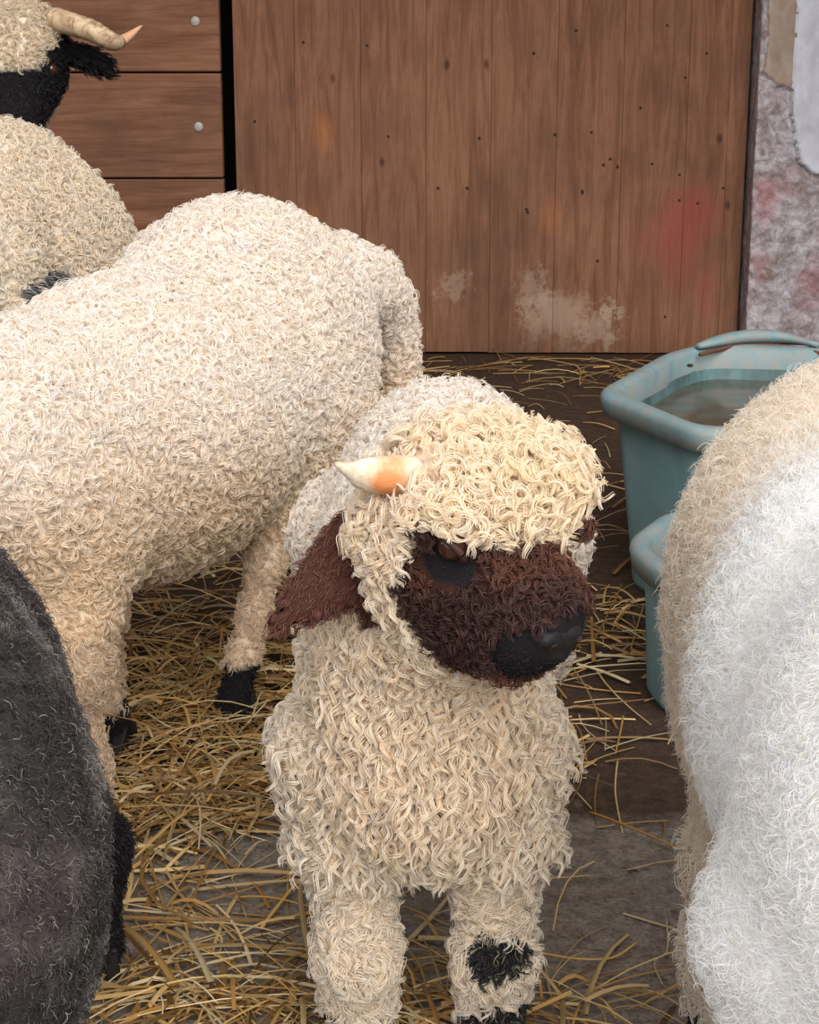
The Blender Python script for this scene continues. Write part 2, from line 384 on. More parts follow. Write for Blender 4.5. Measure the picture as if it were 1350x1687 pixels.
# ------------------------------------------------------------------ blue troughs
def tub(name, poly, z_rim, z_base, taper, rimw, label, parts_extra=None, water=None):
    """tapering plastic tub: poly = rim outline on the ground plan, rounded corners"""
    P = np.array(poly, float); c = P.mean(0)
    # round the corners
    out = []
    n = len(P)
    for i in range(n):
        a, b, d = P[i - 1], P[i], P[(i + 1) % n]
        ra = min(0.055, np.linalg.norm(a - b) * .4, np.linalg.norm(d - b) * .4)
        p0 = b + (a - b) / np.linalg.norm(a - b) * ra; p2 = b + (d - b) / np.linalg.norm(d - b) * ra
        for t in np.linspace(0, 1, 7): out.append((1 - t) ** 2 * p0 + 2 * t * (1 - t) * b + t * t * p2)
    O = np.array(out); m = len(O)
    def inset(s):
        d = c - O; L = np.linalg.norm(d, axis=1, keepdims=True); return O + d / L * s
    root = empty(name, (c[0], c[1], z_base))
    H = z_rim - z_base
    def loft(nm, rings, mat, caps=(False, False)):
        v, f = [], []
        for (s, z) in rings:
            for q in inset(s): v.append((q[0], q[1], z))
        for i in range(len(rings) - 1):
            for k in range(m): f.append((i * m + k, i * m + (k + 1) % m, (i + 1) * m + (k + 1) % m, (i + 1) * m + k))
        if caps[0]: f.append(tuple(range(m - 1, -1, -1)))
        if caps[1]: f.append(tuple(range((len(rings) - 1) * m, len(rings) * m)))
        me = mesh_from(nm, v, f); bm = bmesh.new(); bm.from_mesh(me); bmesh.ops.recalc_face_normals(bm, faces=bm.faces); bm.to_mesh(me); bm.free()
        return put(nm, me, mat, root)
    t = taper
    ib = rimw + 0.004
    loft('tub_wall', [(ib + t, z_base), (ib + t * .97 - .004, z_base + .012), (ib - .002, z_rim - .030), (ib - .002, z_rim - .012), (ib + .002, z_rim - .012)], M['tub'], (True, False))
    loft('inner_wall', [(ib + .004, z_rim - .012), (ib + .007, z_rim - .03), (ib + t + .007, z_base + .02)], M['inner'], (False, True))
    loft('rim', [(ib + .009, z_rim - .045), (ib + .006, z_rim - .006), (ib - .004, z_rim), (.012, z_rim + .001), (.003, z_rim - .004), (0, z_rim - .012), (.006, z_rim - .038), (.011, z_rim - .040), (.014, z_rim - .034), (.014, z_rim - .014), (ib + .002, z_rim - .014), (ib - .001, z_rim - .046), (ib + .009, z_rim - .045)], M['rim'])
    if water is not None:
        wz = z_rim - water; s = ib + .009 + t * (water - .03) / H
        loft('water', [(s, wz), (s + .02, wz + .0005)], M['water'], (False, True))
    tag(root, label, 'trough'); return root
zt = 0.355
A = G(978, 645, zt)[:2]; B1 = G(1090, 582, zt)[:2]; B2 = G(1165, 563, zt)[:2]; Cc = G(1155, 712, zt)[:2]
fr = (Cc - A) / np.linalg.norm(Cc - A)
poly1 = [A, A + fr * 0.33, A + fr * 0.33 + np.array([0.30, 0.06]), B2 + np.array([0.26, -.06]), B2, B1]
t1 = tub('feed_trough', poly1, zt, 0.0, 0.045, 0.034, 'tall blue plastic trough with a scuffed wide rim against the pillar', water=0.062)
# raised back lip with thin brown strip
q0, q1, q2, q3 = G(1152, 577, zt), G(1215, 563, zt + .004), G(1290, 563, zt + .004), G(1350, 575, zt)
lp = spline([q0, q1, q2, q3], 14)
lipb = sweep('back_lip', lp + np.array([0, 0.008, 0.006]), [0.006 + 0.021 * math.sin(math.pi * min(.93, (i + .6) / 13)) for i in range(14)], 10, 0.55)
put('back_lip', lipb, M['rim'], t1)
put('brown_strip', sweep('brown_strip', lp + np.array([0, -0.014, -0.006]), [0.004] * 14, 6), M['lip_brown'], t1)
hole = U(1141, 603, G(1141, 603, zt)[1]); bm = bmesh.new(); bmesh.ops.create_uvsphere(bm, u_segments=12, v_segments=8, radius=0.006)
bmesh.ops.scale(bm, vec=(1, 1, .5), verts=bm.verts)
put('bolt', bm_mesh('bolt', bm, True), M['nail'], t1, loc=hole + np.array([-.004, 0, .001]))
z2_ = 0.235
A2 = G(1027, 890, z2_)[:2]; Bk = G(1095, 838, z2_)[:2]; Fr = G(1082, 938, z2_)[:2]
dv = np.array([0.62, 0.02])
poly2 = [A2, Fr, Fr + dv * 1.0, Bk + dv * .95, Bk]
t2 = tub('water_trough', poly2, z2_, 0.0, 0.012, 0.022, 'low green blue plastic trough half hidden behind the white sheep', water=0.06)

# ------------------------------------------------------------------ implicit surfaces for the sheep
def nrm(v): return v / (np.linalg.norm(v, axis=-1, keepdims=True) + 1e-9)
def hnoise(p, s, seed=0):
    """smooth pseudo noise from sines, about -1..1"""
    r = np.random.RandomState(seed); out = np.zeros(p.shape[:-1])
    for k in range(5):
        d = r.normal(size=3); d /= np.linalg.norm(d)
        out += np.sin((p @ d) * s * (0.7 + .3 * k) + r.uniform(0, 6.28) + 1.3 * np.sin((p @ r.normal(size=3)) * s * .45))
    return out / 2.6
class Body:
    def __init__(s): s.pr = []
    def ell(s, c, r, ax=None, k=0.04):
        ax = np.eye(3) if ax is None else np.array([nrm(np.array(a, float)) for a in ax])
        s.pr.append(('e', np.array(c, float), np.array(r, float), ax, k)); return s
    def cone(s, a, b, ra, rb, k=0.03):
        s.pr.append(('c', np.array(a, float), np.array(b, float), ra, rb, k)); return s
    def leaf(s, a, b, ra, rb, nrmal, flat=3.2, k=0.012):
        d = nrm(np.array(b, float) - a); n = np.array(nrmal, float); n = nrm(n - d * (n @ d)); w = np.cross(d, n)
        s.pr.append(('l', np.array(a, float), np.array(b, float), ra, rb, k, np.array([d, w, n * flat]))); return s
    def chain(s, pts, rads, k=0.025):
        for i in range(len(pts) - 1): s.cone(pts[i], pts[i + 1], rads[i], rads[i + 1], k)
        return s
    def sdf(s, p):
        d = None
        for q in s.pr:
            if q[0] == 'e':
                l = (p - q[1]) @ q[3].T; k0 = np.linalg.norm(l / q[2], axis=-1); k1 = np.linalg.norm(l / q[2] ** 2, axis=-1) + 1e-9
                e = k0 * (k0 - 1) / k1; k = q[4]
            elif q[0] == 'l':
                l = (p - q[1]) @ q[6].T; Lb = np.linalg.norm(q[2] - q[1]); t = np.clip(l[..., 0] / Lb, 0, 1)
                prof = q[3] + (q[4] - q[3]) * t ** 1.3
                e = (np.sqrt((l[..., 0] - t * Lb) ** 2 + l[..., 1] ** 2 + l[..., 2] ** 2) - prof) * .5; k = q[5]
            else:
                ba = q[2] - q[1]; t = np.clip(((p - q[1]) @ ba) / (ba @ ba), 0, 1)
                e = np.linalg.norm(p - q[1] - t[..., None] * ba, axis=-1) - (q[3] + (q[4] - q[3]) * t); k = q[5]
            if d is None: d = e
            else:
                h = np.clip(.5 + .5 * (d - e) / k, 0, 1); d = d * (1 - h) + e * h - k * h * (1 - h)
        return d
    def grad(s, p, e=0.002):
        g = np.stack([s.sdf(p + np.eye(3)[i] * e) - s.sdf(p - np.eye(3)[i] * e) for i in range(3)], -1)
        return nrm(g)
    def hit(s, px, py, y0=.6, y1=5.0):
        a, b = (px - 675) / FPX, -(py - 843.5) / FPX
        d = np.array([a, CP + b * SP, -SP + b * CP]); o = np.array([0, 0, CAMZ]); t = y0
        for _ in range(200):
            e = s.sdf((o + d * t)[None])[0]
            if e < .001: break
            t += max(e * .7, .001)
        return o + d * t
    def bounds(s):
        lo, hi = [], []
        for q in s.pr:
            if q[0] == 'e': m = q[2].max(); lo.append(q[1] - m); hi.append(q[1] + m)
            else:
                m = max(q[3], q[4]); lo.append(np.minimum(q[1], q[2]) - m); hi.append(np.maximum(q[1], q[2]) + m)
        return np.min(lo, 0) - .03, np.max(hi, 0) + .03
    def mesh(s, h=0.012):
        lo, hi = s.bounds(); n = np.ceil((hi - lo) / h).astype(int) + 1
        X = [lo[i] + h * np.arange(n[i]) for i in range(3)]
        P = np.stack(np.meshgrid(*X, indexing='ij'), -1)
        V = s.sdf(P.reshape(-1, 3)).reshape(n)
        ins = V < 0
        c = np.zeros(n - 1, int)
        for dx in (0, 1):
            for dy in (0, 1):
                for dz in (0, 1): c += ins[dx:n[0] - 1 + dx, dy:n[1] - 1 + dy, dz:n[2] - 1 + dz]
        act = (c > 0) & (c < 8); idx = -np.ones(act.shape, int); ii = np.argwhere(act); idx[act] = np.arange(len(ii))
        acc = np.zeros((len(ii), 3)); cnt = np.zeros(len(ii))
        for ax in range(3):
            o1, o2 = [a for a in range(3) if a != ax]
            for u in (0, 1):
                for w in (0, 1):
                    off = np.zeros(3, int); off[o1] = u; off[o2] = w; off2 = off.copy(); off2[ax] = 1
                    a = V[tuple((ii + off).T)]; b = V[tuple((ii + off2).T)]
                    m = (a < 0) != (b < 0); t = np.where(m, a / np.where(m, a - b, 1), 0)
                    pos = ii + off + t[:, None] * (off2 - off)
                    acc[m] += pos[m]; cnt[m] += 1
        v = lo + h * acc / cnt[:, None]
        faces = []
        for ax in range(3):
            o1, o2 = (ax + 1) % 3, (ax + 2) % 3
            sl = [slice(None)] * 3; sl2 = [slice(None)] * 3; sl[ax] = slice(0, -1); sl2[ax] = slice(1, None)
            m = ins[tuple(sl)] != ins[tuple(sl2)]; e = np.argwhere(m)
            e = e[(e[:, o1] > 0) & (e[:, o2] > 0) & (e[:, o1] < n[o1] - 1) & (e[:, o2] < n[o2] - 1)]
            e1 = np.zeros(3, int); e1[o1] = 1; e2 = np.zeros(3, int); e2[o2] = 1
            q = [idx[tuple((e - e1 - e2).T)], idx[tuple((e - e2).T)], idx[tuple(e.T)], idx[tuple((e - e1).T)]]
            fl_ = ins[tuple(e.T)]
            F = np.stack(q, -1); F[~fl_] = F[~fl_][:, ::-1]; faces.append(F)
        F = np.concatenate(faces)
        for _ in range(3): v = v - s.grad(v) * s.sdf(v)[:, None] * .8
        return v, F
def surface_roots(body, v, F, cell, seed, lift=0.0):
    rs = np.random.RandomState(seed)
    a, b, c, d = v[F[:, 0]], v[F[:, 1]], v[F[:, 2]], v[F[:, 3]]
    area = np.linalg.norm(np.cross(c - a, d - b), axis=1) / 2
    N = int(area.sum() / cell ** 2 * 5)
    k = rs.choice(len(F), N, p=area / area.sum()); s_, t_ = rs.rand(N, 1), rs.rand(N, 1)
    p = (a[k] * (1 - s_) + b[k] * s_) * (1 - t_) + (d[k] * (1 - s_) + c[k] * s_) * t_
    key = np.floor(p / cell).astype(np.int64); h = key[:, 0] * 73856093 ^ key[:, 1] * 19349663 ^ key[:, 2] * 83492791
    _, u = np.unique(h, return_index=True); p = p[u]
    p = p - body.sdf(p)[:, None] * body.grad(p)
    return p, body.grad(p)
def locks(p, n, rs, L, rc, turns, w, strands=3, spread=0.0015, P=10, lean=0.6, comb=(0, 0, -1), swirl=0.6, jit=.35, seed=0, root_in=0.003, tipw=0.35, cdir=None, rj=.35):
    """wool locks: strands that spiral about an axis bending from the skin normal to the comb direction"""
    N = len(p)
    if N == 0: return np.zeros((0, P, 3)), np.zeros((0, P)), np.zeros(0, int)
    g = np.array(comb, float)[None] * np.ones((N, 1)) if cdir is None else cdir
    sw = np.stack([hnoise(p, 26, seed + 1), hnoise(p, 26, seed + 2), hnoise(p, 26, seed + 3)], -1)
    g = g + swirl * sw + rj * rs.normal(size=(N, 3))
    g = nrm(g - (g * n).sum(-1, keepdims=True) * n)
    LL = L * (1 + jit * rs.uniform(-1, 1, N)) if np.ndim(L) == 0 else np.asarray(L) * (1 + jit * rs.uniform(-1, 1, N))
    RC = (rc if np.ndim(rc) == 0 else np.asarray(rc)) * (1 + .35 * rs.uniform(-1, 1, N))
    TU = turns * (1 + .35 * rs.uniform(-1, 1, N)) * np.where(rs.rand(N) < .5, 1, -1)
    ph = rs.uniform(0, 6.283, N)
    t = np.linspace(0, 1, P)
    le = np.asarray(lean) * (1 + .25 * rs.uniform(-1, 1, N))
    be = np.clip(le[:, None] * (t[None] ** .8) * 1.25, 0, 1.15)
    ax = nrm(n[:, None] * (1 - be)[..., None] + g[:, None] * be[..., None])
    base = np.cumsum(ax, 1) / P; base = base - base[:, :1]
    base = p[:, None] - n[:, None] * root_in + base * LL[:, None, None]
    am = nrm(ax[:, P // 2]); r0 = nrm(rs.normal(size=(N, 3))); uu = nrm(np.cross(am, r0)); vv = np.cross(am, uu)
    idx = np.repeat(np.arange(N), strands); K = len(idx)
    rad = (RC[idx][:, None]) * np.clip(t * 1.7, 0, 1)[None] ** .8
    phs = ph[idx][:, None] + 6.283 * TU[idx][:, None] * t[None] + rs.normal(0, .22, K)[:, None]
    hel = rad[..., None] * (np.cos(phs)[..., None] * uu[idx][:, None] + np.sin(phs)[..., None] * vv[idx][:, None])
    off = (rs.normal(size=(K, 1, 3)) * spread) * (1 - .35 * t)[None, :, None]
    pos = base[idx] + hel + off
    wr = w * (1 + .3 * rs.uniform(-1, 1, K))[:, None] * (1 - (1 - tipw) * t ** 2)[None]
    return pos, wr, idx
def curves_object(name, parts, mat, parent):
    """one hair-curves object from (positions, radii, colours per curve)"""
    parts = [q for q in parts if len(q[0])]
    sizes = np.concatenate([np.full(len(q[0]), q[0].shape[1]) for q in parts])
    hc = bpy.data.hair_curves.new(name); hc.add_curves([int(x) for x in sizes])
    pos = np.concatenate([q[0].reshape(-1, 3) for q in parts]).astype(np.float32)
    off = np.array(parent.location, np.float32); pos = pos - off
    hc.attributes['position'].data.foreach_set('vector', pos.ravel())
    ra = hc.attributes.get('radius') or hc.attributes.new('radius', 'FLOAT', 'POINT')
    ra.data.foreach_set('value', np.concatenate([q[1].ravel() for q in parts]).astype(np.float32))
    ca = hc.attributes.new('col', 'FLOAT_COLOR', 'CURVE')
    c = np.concatenate([q[2] for q in parts]); c = np.clip(np.concatenate([c, np.ones((len(c), 1))], 1), 0, 1).astype(np.float32)
    ca.data.foreach_set('color', c.ravel())
    hc.materials.append(mat)
    o = bpy.data.objects.new(name, hc); COL.objects.link(o); o.parent = parent; o['kind'] = 'stuff'
    return o
def body_object(name, v, F, colours, parent, mat=None):
    off = np.array(parent.location)
    me = mesh_from(name, v - off, F)
    a = me.color_attributes.new('col', 'FLOAT_COLOR', 'POINT')
    c = np.concatenate([colours, np.ones((len(v), 1))], 1).astype(np.float32); a.data.foreach_set('color', c.ravel())
    return put(name, me, mat or M['skin'], parent, loc=parent.location)
def vary(base, K, rs, amt=0.12, warm=0.05):
    b = np.asarray(base, float) * np.ones((K, 3)); m = 1 + amt * rs.normal(size=(K, 1)); h = warm * rs.normal(size=(K, 1))
    return np.clip(b * m * (1 + h * np.array([[1, 0, -1.4]])), 0.002, .97)
def ball(name, c, r, mat, parent, sc=(1, 1, 1), rot=None):
    bm = bmesh.new(); bmesh.ops.create_uvsphere(bm, u_segments=20, v_segments=14, radius=r); bmesh.ops.scale(bm, vec=sc, verts=bm.verts)
    o = put(name, bm_mesh(name, bm, True), mat, parent, loc=c)
    if rot is not None: o.rotation_euler = rot
    return o
def hoof(parent, c, heading, s=1.0):
    """cloven hoof: two claws side by side"""
    h = np.array([heading[0], heading[1], 0.]); h /= np.linalg.norm(h); l = np.array([-h[1], h[0], 0])
    bm = bmesh.new()
    for sd_ in (-1, 1):
        prof = [(-.022, 0), (.030, 0), (.028, .010), (.006, .036), (-.020, .034)]
        vs = []
        for e in (0.0012, 0.017):
            for (a, z) in prof:
                k = 1.0 if z < .02 else .88
                q = np.array(c) + (h * a + l * sd_ * e * k) * s + np.array([0, 0, z * s]); vs.append(bm.verts.new(q - np.array(parent.location)))
        n_ = len(prof)
        bm.faces.new(vs[:n_]); bm.faces.new(vs[n_:])
        for i in range(n_): bm.faces.new((vs[i], vs[(i + 1) % n_], vs[n_ + (i + 1) % n_], vs[n_ + i]))
    bmesh.ops.bevel(bm, geom=bm.edges[:], offset=.002, segments=1, affect='EDGES')
    o = bpy.data.objects.new('hoof', bm_mesh('hoof', bm)); COL.objects.link(o); o.data.materials.append(M['hoof']); o.parent = parent
    return o

CREAM = np.array(lin(246, 236, 226)); CREAM2 = np.array(lin(247, 229, 205)); WHITE = np.array(lin(243, 240, 234)); BLACK = np.array((.012, .011, .012))
BROWN = np.array(lin(82, 52, 44))
sm = lambda x, a, b: np.clip((x - a) / (b - a), 0, 1) ** 2 * (3 - 2 * np.clip((x - a) / (b - a), 0, 1))

# ---------------------------------------------------------------- the lamb in front
def lamb():
    rs = np.random.RandomState(11)
    root = empty('lamb', (0.02, 1.70, 0))
    tag(root, 'small curly cream lamb with brown face standing in the middle facing out', 'lamb')
    B = Body()
    H = U(772, 872, 1.40)
    yaw, pit = R(33), R(5)
    F = np.array([math.sin(yaw) * math.cos(pit), -math.cos(yaw) * math.cos(pit), -math.sin(pit)])
    S = np.array([math.cos(yaw), math.sin(yaw), 0.]); Uv = np.cross(F, S); Uv = Uv if Uv[2] > 0 else -Uv
    def L(f, s, u): return H + F * f + S * s + Uv * u
    # trunk
    B.ell((0.014, 1.55, .382), (.097, .115, .152)); B.ell((.03, 1.74, .42), (.112, .17, .15), k=.07); B.ell((.04, 1.93, .435), (.112, .135, .15), k=.07)
    # neck
    B.cone((.016, 1.53, .45), H - F * .03 - np.array([0, 0, .03]), .088, .070, .05)
    # head
    B.ell(L(-.005, 0, .0), (.076, .070, .070), (F, S, Uv), k=.03)
    B.cone(L(.025, 0, -.025), L(.090, .0, -.040), .062, .042, .03)
    B.cone(L(-.005, 0, -.055), L(.068, 0, -.062), .050, .034, .03)
    for q in (-1, 1): B.ell(L(.035, q * .052, .028), (.03, .016, .014), (F, S, Uv), k=.02)      # brows
    # crown of wool under the topknot
    B.ell(L(.010, .010, .046), (.060, .068, .032), (F, S, Uv), k=.03)
    # ears
    eb, et = U(622, 895, 1.42), U(436, 1044, 1.385)
    ed = nrm(et - eb); el = np.linalg.norm(et - eb); en = nrm(np.array([0.2, -1, .25])); en = nrm(en - ed * (en @ ed)); ew = np.cross(ed, en)
    B.cone(L(-.02, -.055, .0), eb + ed * .01, .026, .020, .02)
    B.leaf(eb + ed * .015, et, .038, .004, en, 3.4)
    e2 = L(-.02, .085, .0); e2d = nrm(S * .8 + np.array([0, .35, -.5])); e2n = nrm(F)
    B.cone(L(-.02, .055, .0), e2, .024, .018, .02); B.leaf(e2, e2 + e2d * .10, .034, .005, e2n, 3.4)
    # legs
    kneeR = U(815, 1570, 1.525); kneeL = U(588, 1570, 1.52)
    fR = np.array([U(812, 1700, 1.535)[0], 1.535, .0]); fL = np.array([U(592, 1700, 1.53)[0], 1.53, .0])
    B.chain([(.075, 1.545, .33), (.082, 1.535, .25), kneeR, fR + [0, .012, .075], fR + [0, 0, .03]], [.058, .036, .0265, .021, .022])
    B.chain([(-.055, 1.545, .33), (-.055, 1.535, .25), kneeL, fL + [0, .012, .075], fL + [0, 0, .03]], [.058, .037, .0275, .022, .022])
    for x in (-.04, .11):
        B.chain([(x, 1.97, .40), (x * 1.02, 1.94, .30), (x, 2.03, .19), (x, 2.01, .08), (x, 2.0, .03)], [.085, .055, .028, .021, .022])
    B.chain([(.04, 2.04, .50), (.04, 2.08, .42), (.04, 2.085, .28)], [.03, .028, .02])
    v, Fq = B.mesh(.0085)
    def loc(p): d = p - H; return d @ F, d @ S, d @ Uv
    nostril = L(.128, 0, -.046)
    def region(p):
        f, s, u = loc(p); head = (np.linalg.norm(p - L(.03, 0, -.01), axis=1) < .155)
        r = np.zeros(len(p), int)                                     # 0 fleece
        jag = .010 * hnoise(p, 60, 5)
        face = head & (f > .012 + jag) & (u < .032 + jag - .2 * np.clip(-s, 0, .04) + .22 * np.clip(s, 0, .06)) & (u > -.125) & (f > .008 + jag + .45 * np.clip(-u - .045, 0, .1))
        face |= head & (s > .03 + jag) & (f > -.085) & (u < .034 + jag) & (u > -.1)
        r[face] = 1
        r[head & (np.linalg.norm((p - L(.118, .004, -.062)) @ np.stack([F, S, Uv], 1) / [.044, .046, .042], axis=1) + 12 * jag < 1)] = 2          # smooth muzzle
        ear = ((np.abs((p - eb) @ en) < .03) & ((p - eb) @ ed > -.022) & ((p - eb) @ ed < el + .03) & (np.abs((p - eb) @ ew) < .055)) & (s < -.045)
        ear |= (np.linalg.norm(p - (e2 + e2d * .05), axis=1) < .085) & (s > .072)
        r[ear & (f < .01)] = 3
        eye = np.linalg.norm((p - L(.056, -.058, .000)) @ np.stack([F, S, Uv], 1) / [.026, .03, .018], axis=1) < 1
        eye |= np.linalg.norm((p - L(.056, .058, .000)) @ np.stack([F, S, Uv], 1) / [.026, .03, .018], axis=1) < 1
        r[eye & face] = 4
        legs = p[:, 2] < .245
        r[legs & (r == 0)] = 5
        k = np.linalg.norm((p - (kneeR + [0, -.028, .012])) / [.020, .03, .022], axis=1) + .35 * hnoise(p, 90, 8) < 1
        r[legs & k] = 6
        r[(p[:, 2] < .074 + .012 * hnoise(p, 80, 2))] = 6
        r[(p[:, 2] < .025)] = 7
        return r
    def tint(p):
        f, s, u = loc(p)
        c = np.ones((len(p), 1)) * CREAM
        y = sm(p[:, 1], 1.62, 1.45)[:, None]; c = c * (1 - y * .8) + CREAM2 * y * .8
        g = sm(p[:, 2], .36, .24)[:, None]; c = c * (1 - .6 * g) + np.array(lin(236, 226, 210)) * .6 * g
        fore = (sm(np.linalg.norm(p - L(.05, .03, .07), axis=1), .11, .04))[:, None]; c = c * (1 - fore * .6) + np.array(lin(244, 228, 200)) * fore * .6
        return c
    rv = region(v); cv = tint(v) * .86
    cv[rv == 1] = BROWN * .7; cv[rv == 2] = BLACK * 1.2; cv[rv == 3] = BROWN * .75; cv[rv == 4] = BLACK * 1.2; cv[rv == 6] = BLACK * 2; cv[rv == 7] = BLACK
    body_object('body', v, Fq, cv, root)
    p, n = surface_roots(B, v, Fq, .0062, 5)
    hx0, hx1 = U(700, 790, 1.37), U(560, 768, 1.36)
    tt = np.clip(((p - hx0) @ (hx1 - hx0)) / ((hx1 - hx0) @ (hx1 - hx0)), 0, 1); clear = np.linalg.norm(p - hx0 - tt[:, None] * (hx1 - hx0), axis=1) > .020
    p, n = p[clear], n[clear]
    r = region(p); f, s, u = loc(p); tn = tint(p)
    fleece = []
    # topknot: long loose ringlets over the crown
    top = (r == 0) & (u > .030) & (np.linalg.norm(p - L(.01, 0, .04), axis=1) < .105) & (p[:, 1] < 1.46)
    cd = nrm(F * .75 - np.array([0, 0, .55]) + S * .25)[None] * np.ones((top.sum(), 1))
    po, w_, ix = locks(p[top], n[top], rs, .027, .0048, 1.7, .00055, 8, .0016, 15, .68, cdir=cd, swirl=1.0)
    fleece.append((po, w_, vary(tn[top][ix], len(ix), rs, .08, .04)))
    # fringe falling over the eyes
    eyep = B.hit(745, 902); noeye = np.linalg.norm(p - eyep, axis=1) > .031
    r = np.where((r < 2) & ~noeye, 4, r)
    fr_ = (r == 0) & (u > .012) & (u < .048) & (f > .0) & (np.linalg.norm(p - H, axis=1) < .12)
    po, w_, ix = locks(p[fr_], n[fr_], rs, .024, .0042, 1.7, .00055, 8, .0014, 14, .9, comb=(0.1, -.1, -1), swirl=.35)
    fleece.append((po, w_, vary(tn[fr_][ix], len(ix), rs, .08, .04)))
    # chest: long wavy locks hanging down
    front = (r == 0) & ~top & (p[:, 1] < 1.62)
    fleece_len = .027 + .012 * sm(p[front][:, 2], .5, .3)
    mid = np.abs(p[front][:, 0] - .015) < .085
    fleece_len = np.where(mid & (p[front][:, 2] < .50), fleece_len + .008, fleece_len)
    po, w_, ix = locks(p[front], n[front], rs, fleece_len, np.where(mid, .0030, .0038), 1.9, .00052, 8, .0015, 14, .90, swirl=.30)
    fleece.append((po, w_, vary(tn[front][ix], len(ix), rs, .08, .05)))
    back = (r == 0) & ~top & ~front
    po, w_, ix = locks(p[back], n[back], rs, .024, .0042, 1.4, .0006, 6, .0016, 10, .65, swirl=.9)
    fleece.append((po, w_, vary(tn[back][ix], len(ix), rs, .08, .04)))
    curves_object('fleece', fleece, M['wool'], root)
    lg = r == 5
    po, w_, ix = locks(p[lg], n[lg], rs, .020, .0040, .9, .00055, 8, .002, 9, .7, swirl=.9)
    curves_object('leg_wool', [(po, w_, vary(tn[lg][ix], len(ix), rs, .08, .04))], M['wool'], root)
    kn = r == 6
    po, w_, ix = locks(p[kn], n[kn], rs, .016, .003, .8, .0006, 6, .0018, 8, .7)
    kc = np.where((rs.rand(len(ix)) < .14)[:, None], np.array(lin(128, 122, 96)), BLACK * 1.6)
    curves_object('black_leg_patches', [(po, w_, vary(kc, len(ix), rs, .3, .05))], M['dark_wool'], root)
    # face
    fa = (r == 1)
    pf, nf = surface_roots(B, v, Fq, .0048, 9); rf = region(pf); rf = np.where((rf == 1) & (np.linalg.norm(pf - eyep, axis=1) < .016), 4, rf); m = rf == 1
    po, w_, ix = locks(pf[m], nf[m], rs, .014, .0032, 1.1, .00045, 6, .0014, 9, .6, swirl=1.3)
    lf, ls, lu = loc(pf[m]); redd = np.clip(sm(ls + lu, -.02, .07) + .45 * sm(hnoise(pf[m], 55, 4), .1, 1), 0, 1)[:, None]
    fc = (np.array(lin(66, 44, 40)) * (1 - redd) + np.array(lin(118, 72, 52)) * redd)[ix]
    curves_object('face_wool', [(po, w_, vary(fc, len(ix), rs, .22, .06))], M['dark_wool'], root)
    m = (rf == 2) | (rf == 4)
    po, w_, ix = locks(pf[m], nf[m], rs, .005, .0003, .3, .00030, 7, .002, 4, .85, cdir=np.ones((m.sum(), 1)) * -F)
    dn = np.linalg.norm(po[:, 0] - nostril, axis=1) > .018
    curves_object('muzzle_hair', [(po[dn], w_[dn], vary(BLACK * 1.5, dn.sum(), rs, .3, .02))], M['dark_wool'], root)
    m = rf == 3
    po, w_, ix = locks(pf[m], nf[m], rs, .011, .0012, .5, .00040, 6, .0018, 6, .85, cdir=np.ones((m.sum(), 1)) * (ed * 1.0 + np.array([0, 0, -.15])), swirl=.5)
    curves_object('ear_wool', [(po, w_, vary(np.array(lin(98, 62, 52)), len(ix), rs, .2, .06))], M['dark_wool'], root)
    # eyes, nose, horn, hooves
    for sgn in (-1, 1):
        ec = (B.hit(745, 902) if sgn < 0 else L(.055, .056, .010))[None]; gr = B.grad(ec); ec = (ec - gr * (B.sdf(ec)[:, None] + .0020))[0]
        ball('eye', ec, .0125, M['eye'], root)
        od = nrm(gr[0]); lid = [ec + .0128 * (F * math.cos(q) + nrm(np.cross(od, F)) * math.sin(q)) + od * .004 for q in np.linspace(0, 6.283, 17)]
        put('eyelid', sweep('eyelid', np.array(lid) - np.array(root.location), [.0032] * 17, 8, 1, 0, False), M['lid'], root, loc=root.location)
    nb = Body(); nb.ell(L(.117, 0, -.046), (.016, .022, .015), (F, S, Uv)); nb.ell(L(.124, -.012, -.044), (.009, .009, .007), (F, S, Uv), k=.008); nb.ell(L(.124, .012, -.044), (.009, .009, .007), (F, S, Uv), k=.008); nb.ell(L(.121, 0, -.060), (.010, .015, .008), (F, S, Uv), k=.008)
    vv, ff = nb.mesh(.003); put('nose', mesh_from('nose', vv - np.array(root.location), ff), M['nose'], root, loc=root.location)
    for sgn in (-1, 1):
        ball('nostril', L(.1305, sgn * .012, -.047), .0036, M['eye'], root, (1.6, .7, .8))
    hp = spline([U(715, 795, 1.38), U(665, 784, 1.365), U(620, 782, 1.36), U(588, 778, 1.36), U(552, 764, 1.365)], 16)
    hr = np.interp(np.linspace(0, 1, 16), [0, .2, .5, .72, .86, 1], [.019, .0185, .0165, .0135, .006, .0016])
    put('horn', sweep('horn', hp - np.array(root.location), hr, 12, .9, .03), M['lamb_horn'], root, loc=root.location)
    for c in (fR, fL): hoof(root, c, (0, -1), .95)
    for x in (-.04, .11): hoof(root, (x, 2.0, 0), (0, -1), .95)
lamb()

# ---------------------------------------------------------------- generic sheep
def make_sheep(label, name, loc, B, colour_fn, hair_fn, extras, h=.013):
    root = empty(name, loc); tag(root, label, 'sheep', 'sheep in the barn pen')
    v, F = B.mesh(h)
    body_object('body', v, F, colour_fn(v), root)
    hair_fn(root, B, v, F); extras(root)
    return root

